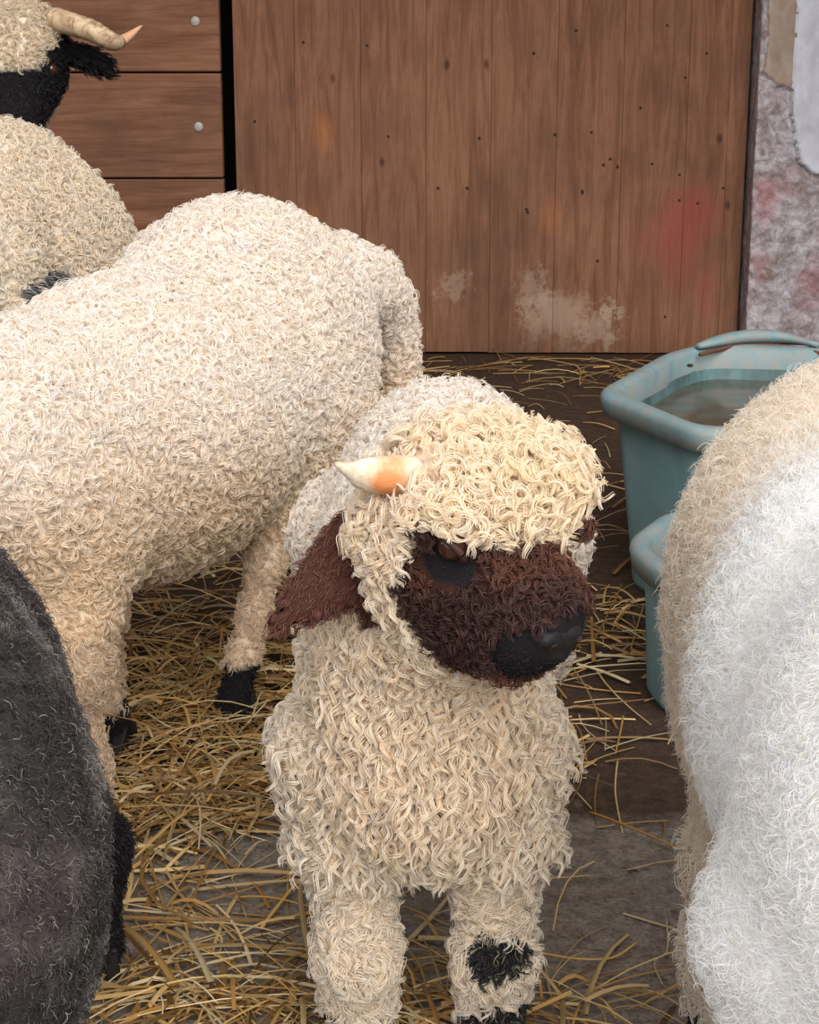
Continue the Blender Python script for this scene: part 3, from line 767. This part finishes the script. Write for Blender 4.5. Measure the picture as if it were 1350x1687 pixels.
def big_sheep():
    rs = np.random.RandomState(21)
    B = Body()
    rump = np.array([-.250, 2.605, .493]); sh = np.array([-.50, 2.15, .425])
    hd = nrm(sh - rump); hd[2] = 0; hd = nrm(hd); lf = np.array([-hd[1], hd[0], 0]); up = np.array([0, 0, 1.])
    if lf[0] < 0: lf = -lf                              # the flank towards us
    B.ell(rump, (.214, .191, .226), (hd, lf, up)); B.ell((rump + sh) / 2 + [0, 0, -.022], (.25, .20, .205), (hd, lf, up), k=.08)
    B.ell(sh, (.20, .175, .195), (hd, lf, up), k=.08)
    nk = sh + hd * .22 + [-.12, .02, .08]; hc = nk + np.array([-.16, .05, .10])
    B.cone(sh + hd * .1 + [0, 0, .03], nk, .14, .10, .06); B.cone(nk, hc, .10, .085, .05)
    muz = nrm(np.array([-.9, -.35, -.45])); B.cone(hc, hc + muz * .15, .085, .05, .04)
    sd_ = np.cross(muz, up); sd_ /= np.linalg.norm(sd_)
    for q in (-1, 1): B.ell(hc + sd_ * q * .13 - up * .02, (.075, .035, .012), (nrm(sd_ * q - up * .35), muz, np.cross(sd_, muz)), k=.02)
    # near foreleg: broad woolly upper arm that tapers
    n1 = U(85, 930, 2.06); n2 = U(86, 1080, 2.03); n3 = U(122, 1240, 2.03); nf = np.array([n3[0] + .005, 2.03, 0])
    B.chain([n1 + [-.015, .06, .03], n2, n3, nf + [0, 0, .07], nf + [0, 0, .03]], [.100, .058, .024, .022, .025], .05)
    ff = G(196, 1236); ff = np.array([ff[0], ff[1], 0.])
    B.chain([sh + [-.02, .04, -.12], U(178, 1010, 2.24), ff + [-.012, 0, .12], ff + [0, 0, .03]], [.07, .018, .014, .020])
    hf = G(386, 1192); hf = np.array([hf[0], hf[1], 0.])
    hk = U(418, 1010, 2.44)
    B.chain([rump + lf * .08 + [0, 0, -.08], U(436, 930, 2.46), hk, U(400, 1085, 2.42), hf + [0, 0, .03]], [.12, .020, .016, .017, .026])
    of = np.array([-.13, 2.66, 0.])
    B.chain([rump + [0.02, .06, -.1], of + [0, .02, .26], of + [0, 0, .12], of + [0, 0, .03]], [.11, .04, .026, .028])
    # tail hanging over the rump
    tl = spline([U(560, 470, 2.70), U(622, 480, 2.75), U(650, 550, 2.78), U(656, 630, 2.785), U(660, 705, 2.785)], 7)
    B.chain(list(tl), [.07, .050, .036, .028, .025, .024, .022], .014)
    groin = B.hit(230, 958)
    feet = [nf, ff, hf, of]
    def black(p):
        b = np.zeros(len(p), bool)
        b |= (p[:, 2] < .095 + .008 * hnoise(p, 60, 4)) & (p[:, 1] > 2.3); b |= p[:, 2] < .06 + .008 * hnoise(p, 60, 4)
        b |= (np.linalg.norm(p - (hc + muz * .1), axis=1) < .13) & ((p - hc) @ muz > .02)
        b |= np.abs((p - hc) @ sd_) > .105 + (np.linalg.norm(p - hc, axis=1) > .25) * 9
        return b
    def bare(p): return np.linalg.norm((p - groin) / [.026, .05, .030], axis=1) < 1
    def tint(p):
        c = np.ones((len(p), 1)) * CREAM
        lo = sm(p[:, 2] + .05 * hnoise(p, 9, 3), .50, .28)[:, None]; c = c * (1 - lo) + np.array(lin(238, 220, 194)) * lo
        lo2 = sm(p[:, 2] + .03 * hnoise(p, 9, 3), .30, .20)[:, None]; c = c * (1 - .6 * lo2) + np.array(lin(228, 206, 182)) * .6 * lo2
        return c
    def colour(p):
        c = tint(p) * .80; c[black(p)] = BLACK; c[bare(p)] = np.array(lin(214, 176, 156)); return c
    def hair(root, B, v, F):
        p, n = surface_roots(B, v, F, .0078, 3)
        bl, ba = black(p), bare(p); m = ~bl & ~ba; far = p[:, 0] < -.85
        m1 = m & (p[:, 2] > .27)
        po, w_, ix = locks(p[m1], n[m1], rs, .020, .0046, 1.05, .0007, 7, .0020, 9, .78, swirl=1.1)
        c1 = vary(tint(p[m1])[ix], len(ix), rs, .07, .035)
        m2 = m & (p[:, 2] <= .27)
        po2, w2, ix2 = locks(p[m2], n[m2], rs, .013, .0032, .8, .0006, 7, .0022, 8, .7, swirl=1.0)
        curves_object('fleece', [(po, w_, c1), (po2, w2, vary(tint(p[m2])[ix2], len(ix2), rs, .08, .04))], M['wool'], root)
        po, w_, ix = locks(p[bl], n[bl], rs, .009, .001, .4, .0006, 7, .0025, 5, .8)
        curves_object('black_wool', [(po, w_, vary(BLACK, len(ix), rs, .3, .02))], M['dark_wool'], root)
    def extras(root):
        for f in feet: hoof(root, f, (-.3, -.9) if f is not hf else (-.8, -.5), 1.15)
        for q in (-1, 1): ball('eye', hc + muz * .05 + sd_ * q * .075 + up * .03, .014, M['eye'], root)
        for q in (-1, 1):
            a = hc + up * .06 + sd_ * q * .05
            put('horn', sweep('horn', spline([a, a + sd_ * q * .1 + up * .04 - muz * .05, a + sd_ * q * .17 - up * .03, a + sd_ * q * .2 + muz * .06 - up * .02], 18) - np.array(root.location), np.linspace(.026, .004, 18), 10, .8, .04), M['horn'], root, loc=root.location)
    make_sheep('large cream curly sheep side on behind the lamb, woolly tail hanging', 'sheep', (-.38, 2.38, 0), B, colour, hair, extras)
big_sheep()

def rump_sheep():
    rs = np.random.RandomState(31); B = Body()
    c = np.array([-.745, 3.25, .555]); hd = nrm(np.array([-.35, .94, 0])); lf = np.array([hd[1], -hd[0], 0]); up = np.array([0, 0, 1.])
    B.ell(c, (.20, .205, .235), (hd, lf, up)); B.ell(c + hd * .22, (.24, .20, .215), (hd, lf, up), k=.08); B.ell(c + hd * .45 + [0, 0, -.01], (.18, .17, .19), (hd, lf, up), k=.08)
    B.ell(U(150, 430, 3.22) + [-.03, .05, -.05], (.10, .12, .16), k=.08)
    nk = c + hd * .62 + [-.10, 0, .08]; B.cone(c + hd * .5, nk, .13, .10, .05)
    hc = nk + np.array([-.20, -.02, .04]); B.cone(nk, hc, .10, .085); muz = nrm(np.array([-.9, .1, -.5])); B.cone(hc, hc + muz * .15, .085, .05)
    sd_ = nrm(np.cross(muz, up))
    for q in (-1, 1): B.ell(hc + sd_ * q * .13, (.07, .035, .012), (nrm(sd_ * q - up * .3), muz, np.cross(sd_, muz)), k=.02)
    feet = []
    for (a, s) in ((.0, .11), (.0, -.11), (.45, .10), (.45, -.10)):
        q = c + hd * a + lf * s; q[2] = 0; feet.append(q)
        B.chain([q + [0, 0, .42], q + [0, 0, .24], q + [0, 0, .12], q + [0, 0, .03]], [.10, .05, .028, .03])
    tl = spline([c - hd * .17 + up * .1, c - hd * .235 + up * -.02, c - hd * .24 - up * .2], 6); B.chain(list(tl), [.04, .035, .035, .03, .03, .025], .03)
    spot = U(82, 468, 3.08)
    def black(p):
        b = p[:, 2] < .12; b |= ((p - hc) @ muz > .03); b |= (np.abs((p - hc) @ sd_) > .10) & (np.linalg.norm(p - hc, axis=1) < .24); return b
    def grey(p): return (np.linalg.norm((p - spot) / [.05, .16, .024], axis=1) + .3 * hnoise(p, 70, 2) < 1)
    base = np.array(lin(234, 222, 204))
    def colour(p):
        x = np.ones((len(p), 1)) * base * .62; x[black(p)] = BLACK; x[grey(p)] = np.array(lin(100, 98, 98)); return x
    def hair(root, B, v, F):
        p, n = surface_roots(B, v, F, .0095, 3); bl, gr = black(p), grey(p); m = ~bl & ~gr
        po, w_, ix = locks(p[m], n[m], rs, .020, .0045, .9, .0010, 5, .0026, 8, .68, swirl=1.0)
        curves_object('fleece', [(po, w_, vary(base, len(ix), rs, .07, .04))], M['wool'], root)
        if gr.sum():
            po, w_, ix = locks(p[gr], n[gr], rs, .026, .002, .5, .0008, 7, .003, 6, .6)
            curves_object('grey_tail_patch', [(po, w_, vary(np.array(lin(128, 125, 125)), len(ix), rs, .45, .02))], M['dark_wool'], root)
        po, w_, ix = locks(p[bl], n[bl], rs, .009, .001, .4, .0008, 6, .003, 5, .8)
        curves_object('black_wool', [(po, w_, vary(BLACK, len(ix), rs, .3, .02))], M['dark_wool'], root)
    def extras(root):
        for f in feet: hoof(root, f, hd, 1.2)
        for q in (-1, 1): ball('eye', hc + muz * .05 + sd_ * q * .075 + up * .03, .014, M['eye'], root)
    make_sheep('cream sheep seen from behind at the board wall, dark grey spot on its rump', 'sheep', (c + hd * .22) * [1, 1, 0], B, colour, hair, extras, .014)
rump_sheep()

def horned_sheep():
    rs = np.random.RandomState(41); B = Body(); up = np.array([0, 0, 1.])
    Y = 4.12
    hc = U(18, 95, Y)
    F = nrm(np.array([.12, -.80, -.60])); S = nrm(np.array([.98, .14, 0])); Uv = np.cross(S, F); Uv = Uv if Uv[2] > 0 else -Uv
    def L(f, s, u): return hc + F * f + S * s + Uv * u
    B.ell(hc, (.11, .108, .10), (F, S, Uv)); B.cone(L(.02, 0, -.03), L(.17, 0, -.06), .098, .058, .04); B.ell(L(-.02, 0, .055), (.085, .10, .06), (F, S, Uv), k=.04)
    bc = np.array([-1.14, 4.42, .53]); hd = nrm(np.array([.45, -.62, 0])); lf = np.array([-hd[1], hd[0], 0])
    B.ell(bc, (.24, .19, .20), (hd, lf, up)); B.ell(bc - hd * .28, (.24, .20, .21), (hd, lf, up), k=.08)
    B.cone(bc + hd * .10 + up * .04, hc - F * .04 - up * .06, .14, .10, .06)
    for q in (-1, 1):
        a = L(-.015, q * .112, .012); b = nrm(U(210, 128, Y) - U(122, 92, Y)) if q > 0 else nrm(np.array([-.8, .05, -.45]))
        B.cone(L(-.01, q * .085, .01), a, .026, .022, .02); B.ell(a + b * .062, (.070, .034, .013), (b, np.cross(b, F), np.cross(b, np.cross(b, F))), k=.015)
    feet = []
    for (a, s) in ((.08, .1), (.08, -.1), (-.38, .1), (-.38, -.1)):
        q = bc + hd * a + lf * s; q[2] = 0; feet.append(q)
        B.chain([q + [0, 0, .4], q + [0, 0, .22], q + [0, 0, .12], q + [0, 0, .03]], [.09, .045, .027, .029])
    def black(p):
        d = p - hc; f, s, u = d @ F, d @ S, d @ Uv; near = np.linalg.norm(d, axis=1) < .3
        j = .008 * hnoise(p, 50, 2)
        b = near & (f > -.045) & (u < .050 + j - .9 * np.clip(f - .06, 0, 1) * 0 + .3 * np.clip(np.abs(s) - .07, 0, .1)) & (d[:, 2] > -.28)
        b &= ~(near & (f < .02) & (u < -.1))
        b |= near & (np.abs(s) > .105); b |= p[:, 2] < .12
        return b
    base = np.array(lin(222, 208, 186))
    def colour(p):
        x = np.ones((len(p), 1)) * base * .85; x[black(p)] = BLACK * .8; return x
    def hair(root, B, v, F_):
        p, n = surface_roots(B, v, F_, .011, 3); bl = black(p); m = ~bl
        po, w_, ix = locks(p[m], n[m], rs, .020, .005, 1.0, .0011, 5, .0026, 8, .6, swirl=1.0)
        curves_object('fleece', [(po, w_, vary(base, len(ix), rs, .08, .04))], M['wool'], root)
        ear = bl & (np.abs((p - hc) @ S) > .11) & (np.linalg.norm(p - hc, axis=1) < .3)
        po, w_, ix = locks(p[bl & ~ear], n[bl & ~ear], rs, .010, .002, .7, .0008, 6, .003, 5, .7)
        e = nrm(np.sign((p[ear] - hc) @ S)[:, None] * S + np.array([0, 0, -.45]))
        po2, w2, ix2 = locks(p[ear], n[ear], rs, .020, .001, .3, .0008, 6, .003, 5, .9, cdir=e * 2, swirl=.2)
        curves_object('black_wool', [(po, w_, vary(BLACK, len(ix), rs, .3, .02)), (po2, w2, vary(BLACK, len(ix2), rs, .3, .02))], M['dark_wool'], root)
    def extras(root):
        for f in feet: hoof(root, f, hd, 1.2)
        for q in (-1, 1): ball('eye', L(.06, q * .088, .015), .015, M['eye'], root)
        k = [U(92, 32, Y - .02), U(118, 40, Y - .05), U(150, 50, Y - .07), U(176, 64, Y - .07), U(192, 70, Y - .05), U(212, 60, Y - .02), U(234, 42, Y)]
        pts = spline(k, 30); rr = np.interp(np.linspace(0, 1, 30), [0, .35, .62, .72, .85, 1], [.031, .028, .022, .017, .013, .002])
        hn = put('horn', sweep('horn', pts[:22] - np.array(root.location), rr[:22], 12, .85, .035), M['horn'], root, loc=root.location)
        tp = put('horn_tip', sweep('horn_tip', pts[21:] - np.array(root.location), rr[21:], 12, .75, 0), M['horn_tip'], None); tp.parent = hn
        mir = lambda q: q - 2 * ((q - hc) @ S)[..., None] * S
        ptm = mir(pts); put('horn', sweep('horn', ptm - np.array(root.location), rr, 12, .85, .035), M['horn'], root, loc=root.location)
    make_sheep('horned sheep with black face and white forehead, peering over a cream back', 'sheep', bc * [1, 1, 0], B, colour, hair, extras, .014)
horned_sheep()

def white_sheep():
    rs = np.random.RandomState(51); B = Body(); up = np.array([0, 0, 1.])
    hd = np.array([0.02, 1, 0]); hd = nrm(hd); lf = np.array([1., 0, 0])
    rp = np.array([.440, 1.13, .45]); sh = np.array([.425, 1.50, .485])
    B.ell(rp, (.21, .205, .265), (hd, lf, up)); B.ell((rp + sh) / 2 + [0.0, 0.02, 0], (.22, .205, .225), (hd, lf, up), k=.05); B.ell(sh, (.17, .195, .225), (hd, lf, up), k=.05)
    B.ell(rp + [-.022, .02, -.10], (.15, .150, .24), (hd, lf, up), k=.05)
    nk = sh + np.array([.16, .14, .10]); hc = nk + np.array([.16, .02, .05]); B.cone(sh + [.06, .08, .03], nk, .14, .10, .05); B.cone(nk, hc, .10, .085)
    muz = nrm(np.array([.9, .15, -.5])); B.cone(hc, hc + muz * .15, .085, .05); sd_ = nrm(np.cross(muz, up))
    for q in (-1, 1): B.ell(hc + sd_ * q * .13, (.07, .035, .012), (nrm(sd_ * q - up * .3), muz, np.cross(sd_, muz)), k=.02)
    f1 = U(1190, 1687, 1.50); f1 = np.array([f1[0], 1.50, 0]); feet = [f1, np.array([.54, 1.52, 0]), np.array([.33, 1.14, 0]), np.array([.54, 1.12, 0])]
    B.chain([sh + [-.09, -.02, -.12], U(1222, 1400, 1.5), U(1200, 1560, 1.5), U(1202, 1690, 1.5), f1 + up * .03], [.09, .036, .026, .026, .03], .04)
    B.chain([sh + [.1, 0, -.12], feet[1] + up * .2, feet[1] + up * .03], [.10, .04, .03])
    for k in (2, 3): B.chain([feet[k] + up * .34 + [0, .02, 0], feet[k] + [0, -.02, .2], feet[k] + [0, .02, .1], feet[k] + up * .03], [.12, .06, .035, .03])
    def black(p):
        b = p[:, 2] < .09; b |= ((p - hc) @ muz > .03); b |= (np.abs((p - hc) @ sd_) > .10) & (np.linalg.norm(p - hc, axis=1) < .24); return b
    def tint(p):
        c = np.ones((len(p), 1)) * np.array(lin(246, 245, 244)); k = sm(p[:, 1] + .06 * hnoise(p, 12, 3), 1.28, 1.42)[:, None]
        c = c * (1 - k * .7) + np.array(lin(234, 220, 200)) * k * .7  # browner forward flank: its shade is put into the wool colour
        pk = sm(hnoise(p, 14, 9), .3, 1)[:, None]; return c * (1 - .35 * pk) + np.array(lin(240, 222, 208)) * .35 * pk
    def colour(p): x = tint(p) * .9; x[black(p)] = BLACK; return x
    def hair(root, B, v, F):
        p, n = surface_roots(B, v, F, .0050, 3); bl = black(p); m = ~bl & ~((p[:, 2] < .26) & (p[:, 1] > 1.36)); lg = ~bl & ~m
        po, w_, ix = locks(p[m], n[m], rs, .016, .0032, .7, .00032, 4, .0026, 7, .62, comb=(0, 0, -.3), swirl=.9, tipw=.25, rj=1.2)
        po2, w2, ix2 = locks(p[lg], n[lg], rs, .022, .0045, .8, .0006, 3, .002, 9, .7, swirl=1.0)
        curves_object('fleece', [(po, w_, vary(tint(p[m])[ix], len(ix), rs, .06, .03)), (po2, w2, vary(tint(p[lg])[ix2], len(ix2), rs, .06, .03))], M['wool'], root)
        po, w_, ix = locks(p[bl], n[bl], rs, .009, .001, .4, .0006, 6, .0025, 5, .8)
        curves_object('black_wool', [(po, w_, vary(BLACK, len(ix), rs, .3, .02))], M['dark_wool'], root)
    def extras(root):
        for f in feet: hoof(root, f, hd, 1.15)
        for q in (-1, 1): ball('eye', hc + muz * .05 + sd_ * q * .075 + up * .03, .014, M['eye'], root)
    make_sheep('bright white fluffy sheep close by beside the blue troughs, cut by the frame', 'sheep', (.425, 1.3, 0), B, colour, hair, extras, .012)
white_sheep()

def charcoal_sheep():
    rs = np.random.RandomState(61); B = Body(); up = np.array([0, 0, 1.])
    hd = nrm(np.array([-.22, 1, 0])); lf = np.array([hd[1], -hd[0], 0])
    c = np.array([-.425, 1.20, .385])
    B.ell(c, (.21, .200, .262), (hd, lf, up)); B.ell(c + hd * .22 + [0, 0, .01], (.22, .185, .21), (hd, lf, up), k=.06); B.ell(c + hd * .42 + [0, 0, .01], (.15, .15, .18), (hd, lf, up), k=.06)
    nk = c + hd * .55 + [-.10, 0, .12]; hc = nk + np.array([-.17, -.10, .03]); B.cone(c + hd * .45, nk, .11, .085, .05); B.cone(nk, hc, .085, .08)
    muz = nrm(np.array([-.9, .15, -.5])); B.cone(hc, hc + muz * .14, .08, .045); sd_ = nrm(np.cross(muz, up))
    for q in (-1, 1): B.ell(hc + sd_ * q * .12, (.07, .035, .012), (nrm(sd_ * q - up * .3), muz, np.cross(sd_, muz)), k=.02)
    f1 = G(170, 1600); f1 = np.array([f1[0], f1[1], 0.])
    feet = [f1, f1 + np.array([-.2, .03, 0]), np.array([-.36, 1.22, 0]), np.array([-.56, 1.22, 0])]
    B.chain([c + hd * .38 + lf * .06, U(150, 1400, f1[1]), f1 + up * .1, f1 + up * .03], [.11, .038, .018, .022])
    B.chain([c + hd * .38 - lf * .06, feet[1] + up * .2, feet[1] + up * .03], [.11, .04, .027])
    for k in (2, 3): B.chain([feet[k] + up * .3, feet[k] + up * .15, feet[k] + up * .03], [.11, .045, .028])
    def black(p): return (p[:, 2] < .19) & (p[:, 1] > 1.42) | (p[:, 2] < .1)
    def tint(p):
        a = (hnoise(p, 34, 1) + .8 * hnoise(p, 90, 2)); k = sm(a, -.6, 1.3)[:, None]
        b = sm(hnoise(p, 16, 5), .0, 1.0)[:, None]
        x = np.array(lin(56, 53, 51)) * (1 - k) + np.array(lin(112, 107, 103)) * k
        return x * (1 - .5 * b) + np.array(lin(80, 66, 68)) * .5 * b
    def colour(p): x = tint(p) * .9; x[black(p)] = BLACK; return x
    def hair(root, B, v, F):
        p, n = surface_roots(B, v, F, .0058, 3); bl = black(p); m = ~bl
        po, w_, ix = locks(p[m], n[m], rs, .009, .0014, .5, .00030, 9, .0032, 5, .78, swirl=.8, tipw=.3, rj=1.2)
        c = vary(tint(p[m])[ix], len(ix), rs, .45, .03); pale = rs.rand(len(ix)) < .035; c[pale] = np.array(lin(132, 126, 121))
        curves_object('fleece', [(po, w_, c)], M['dark_wool'], root)
        po, w_, ix = locks(p[bl], n[bl], rs, .010, .001, .4, .0005, 6, .0025, 5, .8)
        curves_object('black_leg_wool', [(po, w_, vary(BLACK, len(ix), rs, .3, .02))], M['dark_wool'], root)
    def extras(root):
        for f in feet: hoof(root, f, hd, 1.05)
        for q in (-1, 1): ball('eye', hc + muz * .05 + sd_ * q * .07 + up * .03, .013, M['eye'], root)
    make_sheep('charcoal grey short-fleeced sheep nearest in the lower left corner', 'sheep', (c + hd * .2) * [1, 1, 0], B, colour, hair, extras, .012)
charcoal_sheep()

# ---------------------------------------------------------------- straw
def straw_verts(p, ang, L, w, bend, lift, tilt, segs=4):
    """a flattened stalk: three-sided prism that bends as it runs"""
    v, f = [], []
    a = ang; q = np.array(p, float); st = L / segs
    for i in range(segs + 1):
        t = i / segs; d = np.array([math.cos(a), math.sin(a), 0]); s = np.array([-d[1], d[0], 0])
        z = q[2] + lift * math.sin(math.pi * t) + tilt * t
        base = np.array([q[0], q[1], z]); k = w * (1 - .35 * t)
        v += [base + s * k, base - s * k, base + np.array([0, 0, k * .9])]
        if i < segs: q = q + d * st; a += bend / segs
    for i in range(segs):
        for k in range(3): f.append((i * 3 + k, i * 3 + (k + 1) % 3, i * 3 + 3 + (k + 1) % 3, i * 3 + 3 + k))
    f.append((2, 1, 0)); f.append((segs * 3, segs * 3 + 1, segs * 3 + 2))
    return v, f
def straw_bed():
    rs = np.random.RandomState(71)
    V, Fs, C = [], [], []
    # centre on the ground (photo pixel), spread in metres, count, pile height
    zones = [((330, 1190), (.11, .18), 600, .035), ((380, 1310), (.06, .06), 200, .03), ((260, 1350), (.035, .06), 110, .02), ((330, 1665), (.10, .02), 180, .03),
             ((430, 1550), (.08, .08), 50, .005), ((280, 1490), (.04, .06), 50, .006), ((300, 1040), (.28, .30), 480, .03), ((690, 1590), (.07, .12), 50, .006), ((680, 1665), (.04, .03), 50, .02),
             ((985, 1090), (.05, .12), 60, .010), ((915, 1665), (.035, .03), 50, .012), ((950, 1250), (.025, .08), 26, .010), ((1040, 1450), (.10, .18), 12, .003), ((830, 615), (.6, .22), 300, .01), ((780, 900), (.45, .6), 130, .01), ((200, 900), (.5, .6), 420, .025), ((1010, 1000), (.04, .09), 40, .01)]
    pal = [lin(184, 146, 86), lin(164, 124, 66), lin(200, 170, 116), lin(138, 98, 52), lin(212, 190, 146), lin(112, 80, 46)]
    for (c, s, n, ph) in zones:
        g = G(*c)
        for _ in range(n):
            x, y = g[0] + rs.normal() * s[0], g[1] + rs.normal() * s[1]
            if y > WALLY - .06 or y < .9 or (x > dr - .05 and y > WALLY - .3): continue
            L = rs.gamma(3.0, .035) + .02
            wd = rs.uniform(.0007, .0018) if rs.rand() < .7 else rs.uniform(.0018, .0042)
            h = abs(rs.normal()) * ph * .6 * math.exp(-((x - g[0]) / (2 * s[0])) ** 2 - ((y - g[1]) / (2 * s[1])) ** 2)
            v, f = straw_verts((x, y, .0015 + h), rs.uniform(0, 6.283), min(L, .26), wd, rs.normal() * (.18 if rs.rand() < .8 else .9), abs(rs.normal()) * .006 + (.004 if ph > .01 else 0), rs.normal() * min(h, .02) * .8)
            for q in v: q[2] = max(q[2], .0008)
            o = len(V); V += v; Fs += [tuple(i + o for i in q) for q in f]
            col = np.array(pal[rs.choice(6, p=[.28, .22, .20, .12, .12, .06])]) * rs.uniform(.5, 1.2)
            C += [col] * len(v)
    me = mesh_from('straw_bedding', V, Fs, False)
    a = me.color_attributes.new('col', 'FLOAT_COLOR', 'POINT'); C = np.array(C)
    a.data.foreach_set('color', np.concatenate([C, np.ones((len(C), 1))], 1).astype(np.float32).ravel())
    o = put('straw_bedding', me, M['straw']); o['kind'] = 'stuff'; tag(o, 'loose golden straw bedding strewn over the barn floor', 'straw')
straw_bed()
def stalk(pxs, w, col, label, z=.006, lift=.004):
    pts = spline([G(px, py, z) for px, py in pxs], 12)
    pts[:, 2] += lift * np.sin(np.linspace(0, math.pi, 12))
    root = pts[0].copy(); me = sweep('straw_stalk', pts, [w * (1 - .3 * i / 11) for i in range(12)], 6, .6)
    a = me.color_attributes.new('col', 'FLOAT_COLOR', 'POINT'); n = len(me.vertices)
    a.data.foreach_set('color', np.tile(np.array([*lin(*col), 1], np.float32), n))
    tag(put('straw_stalk', me, M['straw']), label, 'straw', 'single straws on the floor')
stalk([(972, 1338), (1040, 1368), (1116, 1398)], .0022, (190, 128, 48), 'straight orange straw pointing from the lamb to the white sheep')
stalk([(880, 1568), (950, 1584), (1010, 1582), (1050, 1552)], .0019, (214, 172, 88), 'curved yellow straw beside the lamb leg with the black knee')
stalk([(1098, 1512), (1100, 1570), (1078, 1590), (1092, 1622)], .0012, (196, 170, 134), 'thin crooked pale straw on bare concrete near the white sheep')
stalk([(1035, 1632), (1080, 1640), (1125, 1660)], .0016, (206, 176, 128), 'pale straw lying low on bare concrete by the bottom edge')
stalk([(900, 1448), (940, 1450), (972, 1443)], .0018, (204, 168, 96), 'short yellow straw just behind the lamb leg on concrete')
stalk([(1018, 1252), (1014, 1310), (1026, 1372)], .0015, (188, 160, 110), 'bent thin straw standing between lamb and trough')
stalk([(950, 1165), (1010, 1162), (1075, 1152)], .0018, (150, 116, 80), 'dull brown straw lying level in front of the low trough')
stalk([(205, 1060), (270, 1130), (345, 1215)], .0034, (214, 182, 112), 'long thick golden stalk slanting across the straw under the cream sheep')
stalk([(275, 1430), (340, 1370), (385, 1310)], .0032, (222, 188, 128), 'broad pale stalk slanting up beside the charcoal sheep')
stalk([(430, 1530), (480, 1470), (505, 1440)], .0026, (204, 166, 92), 'yellow stalk leaning toward the lamb on the grey patch')
stalk([(395, 1478), (450, 1484), (516, 1496)], .0022, (196, 150, 80), 'level amber straw crossing the grey floor by the lamb leg')
stalk([(300, 1500), (310, 1545), (318, 1588)], .0022, (180, 146, 92), 'upright brown straw on the grey floor by the charcoal sheep')
stalk([(545, 1632), (660, 1590), (752, 1575)], .0018, (206, 166, 92), 'thin straw stretching between the two lamb forelegs')
stalk([(1040, 880 + 190), (1052, 1030), (1062, 995)], .0016, (170, 134, 84), 'thin straw in front of the low trough wall')
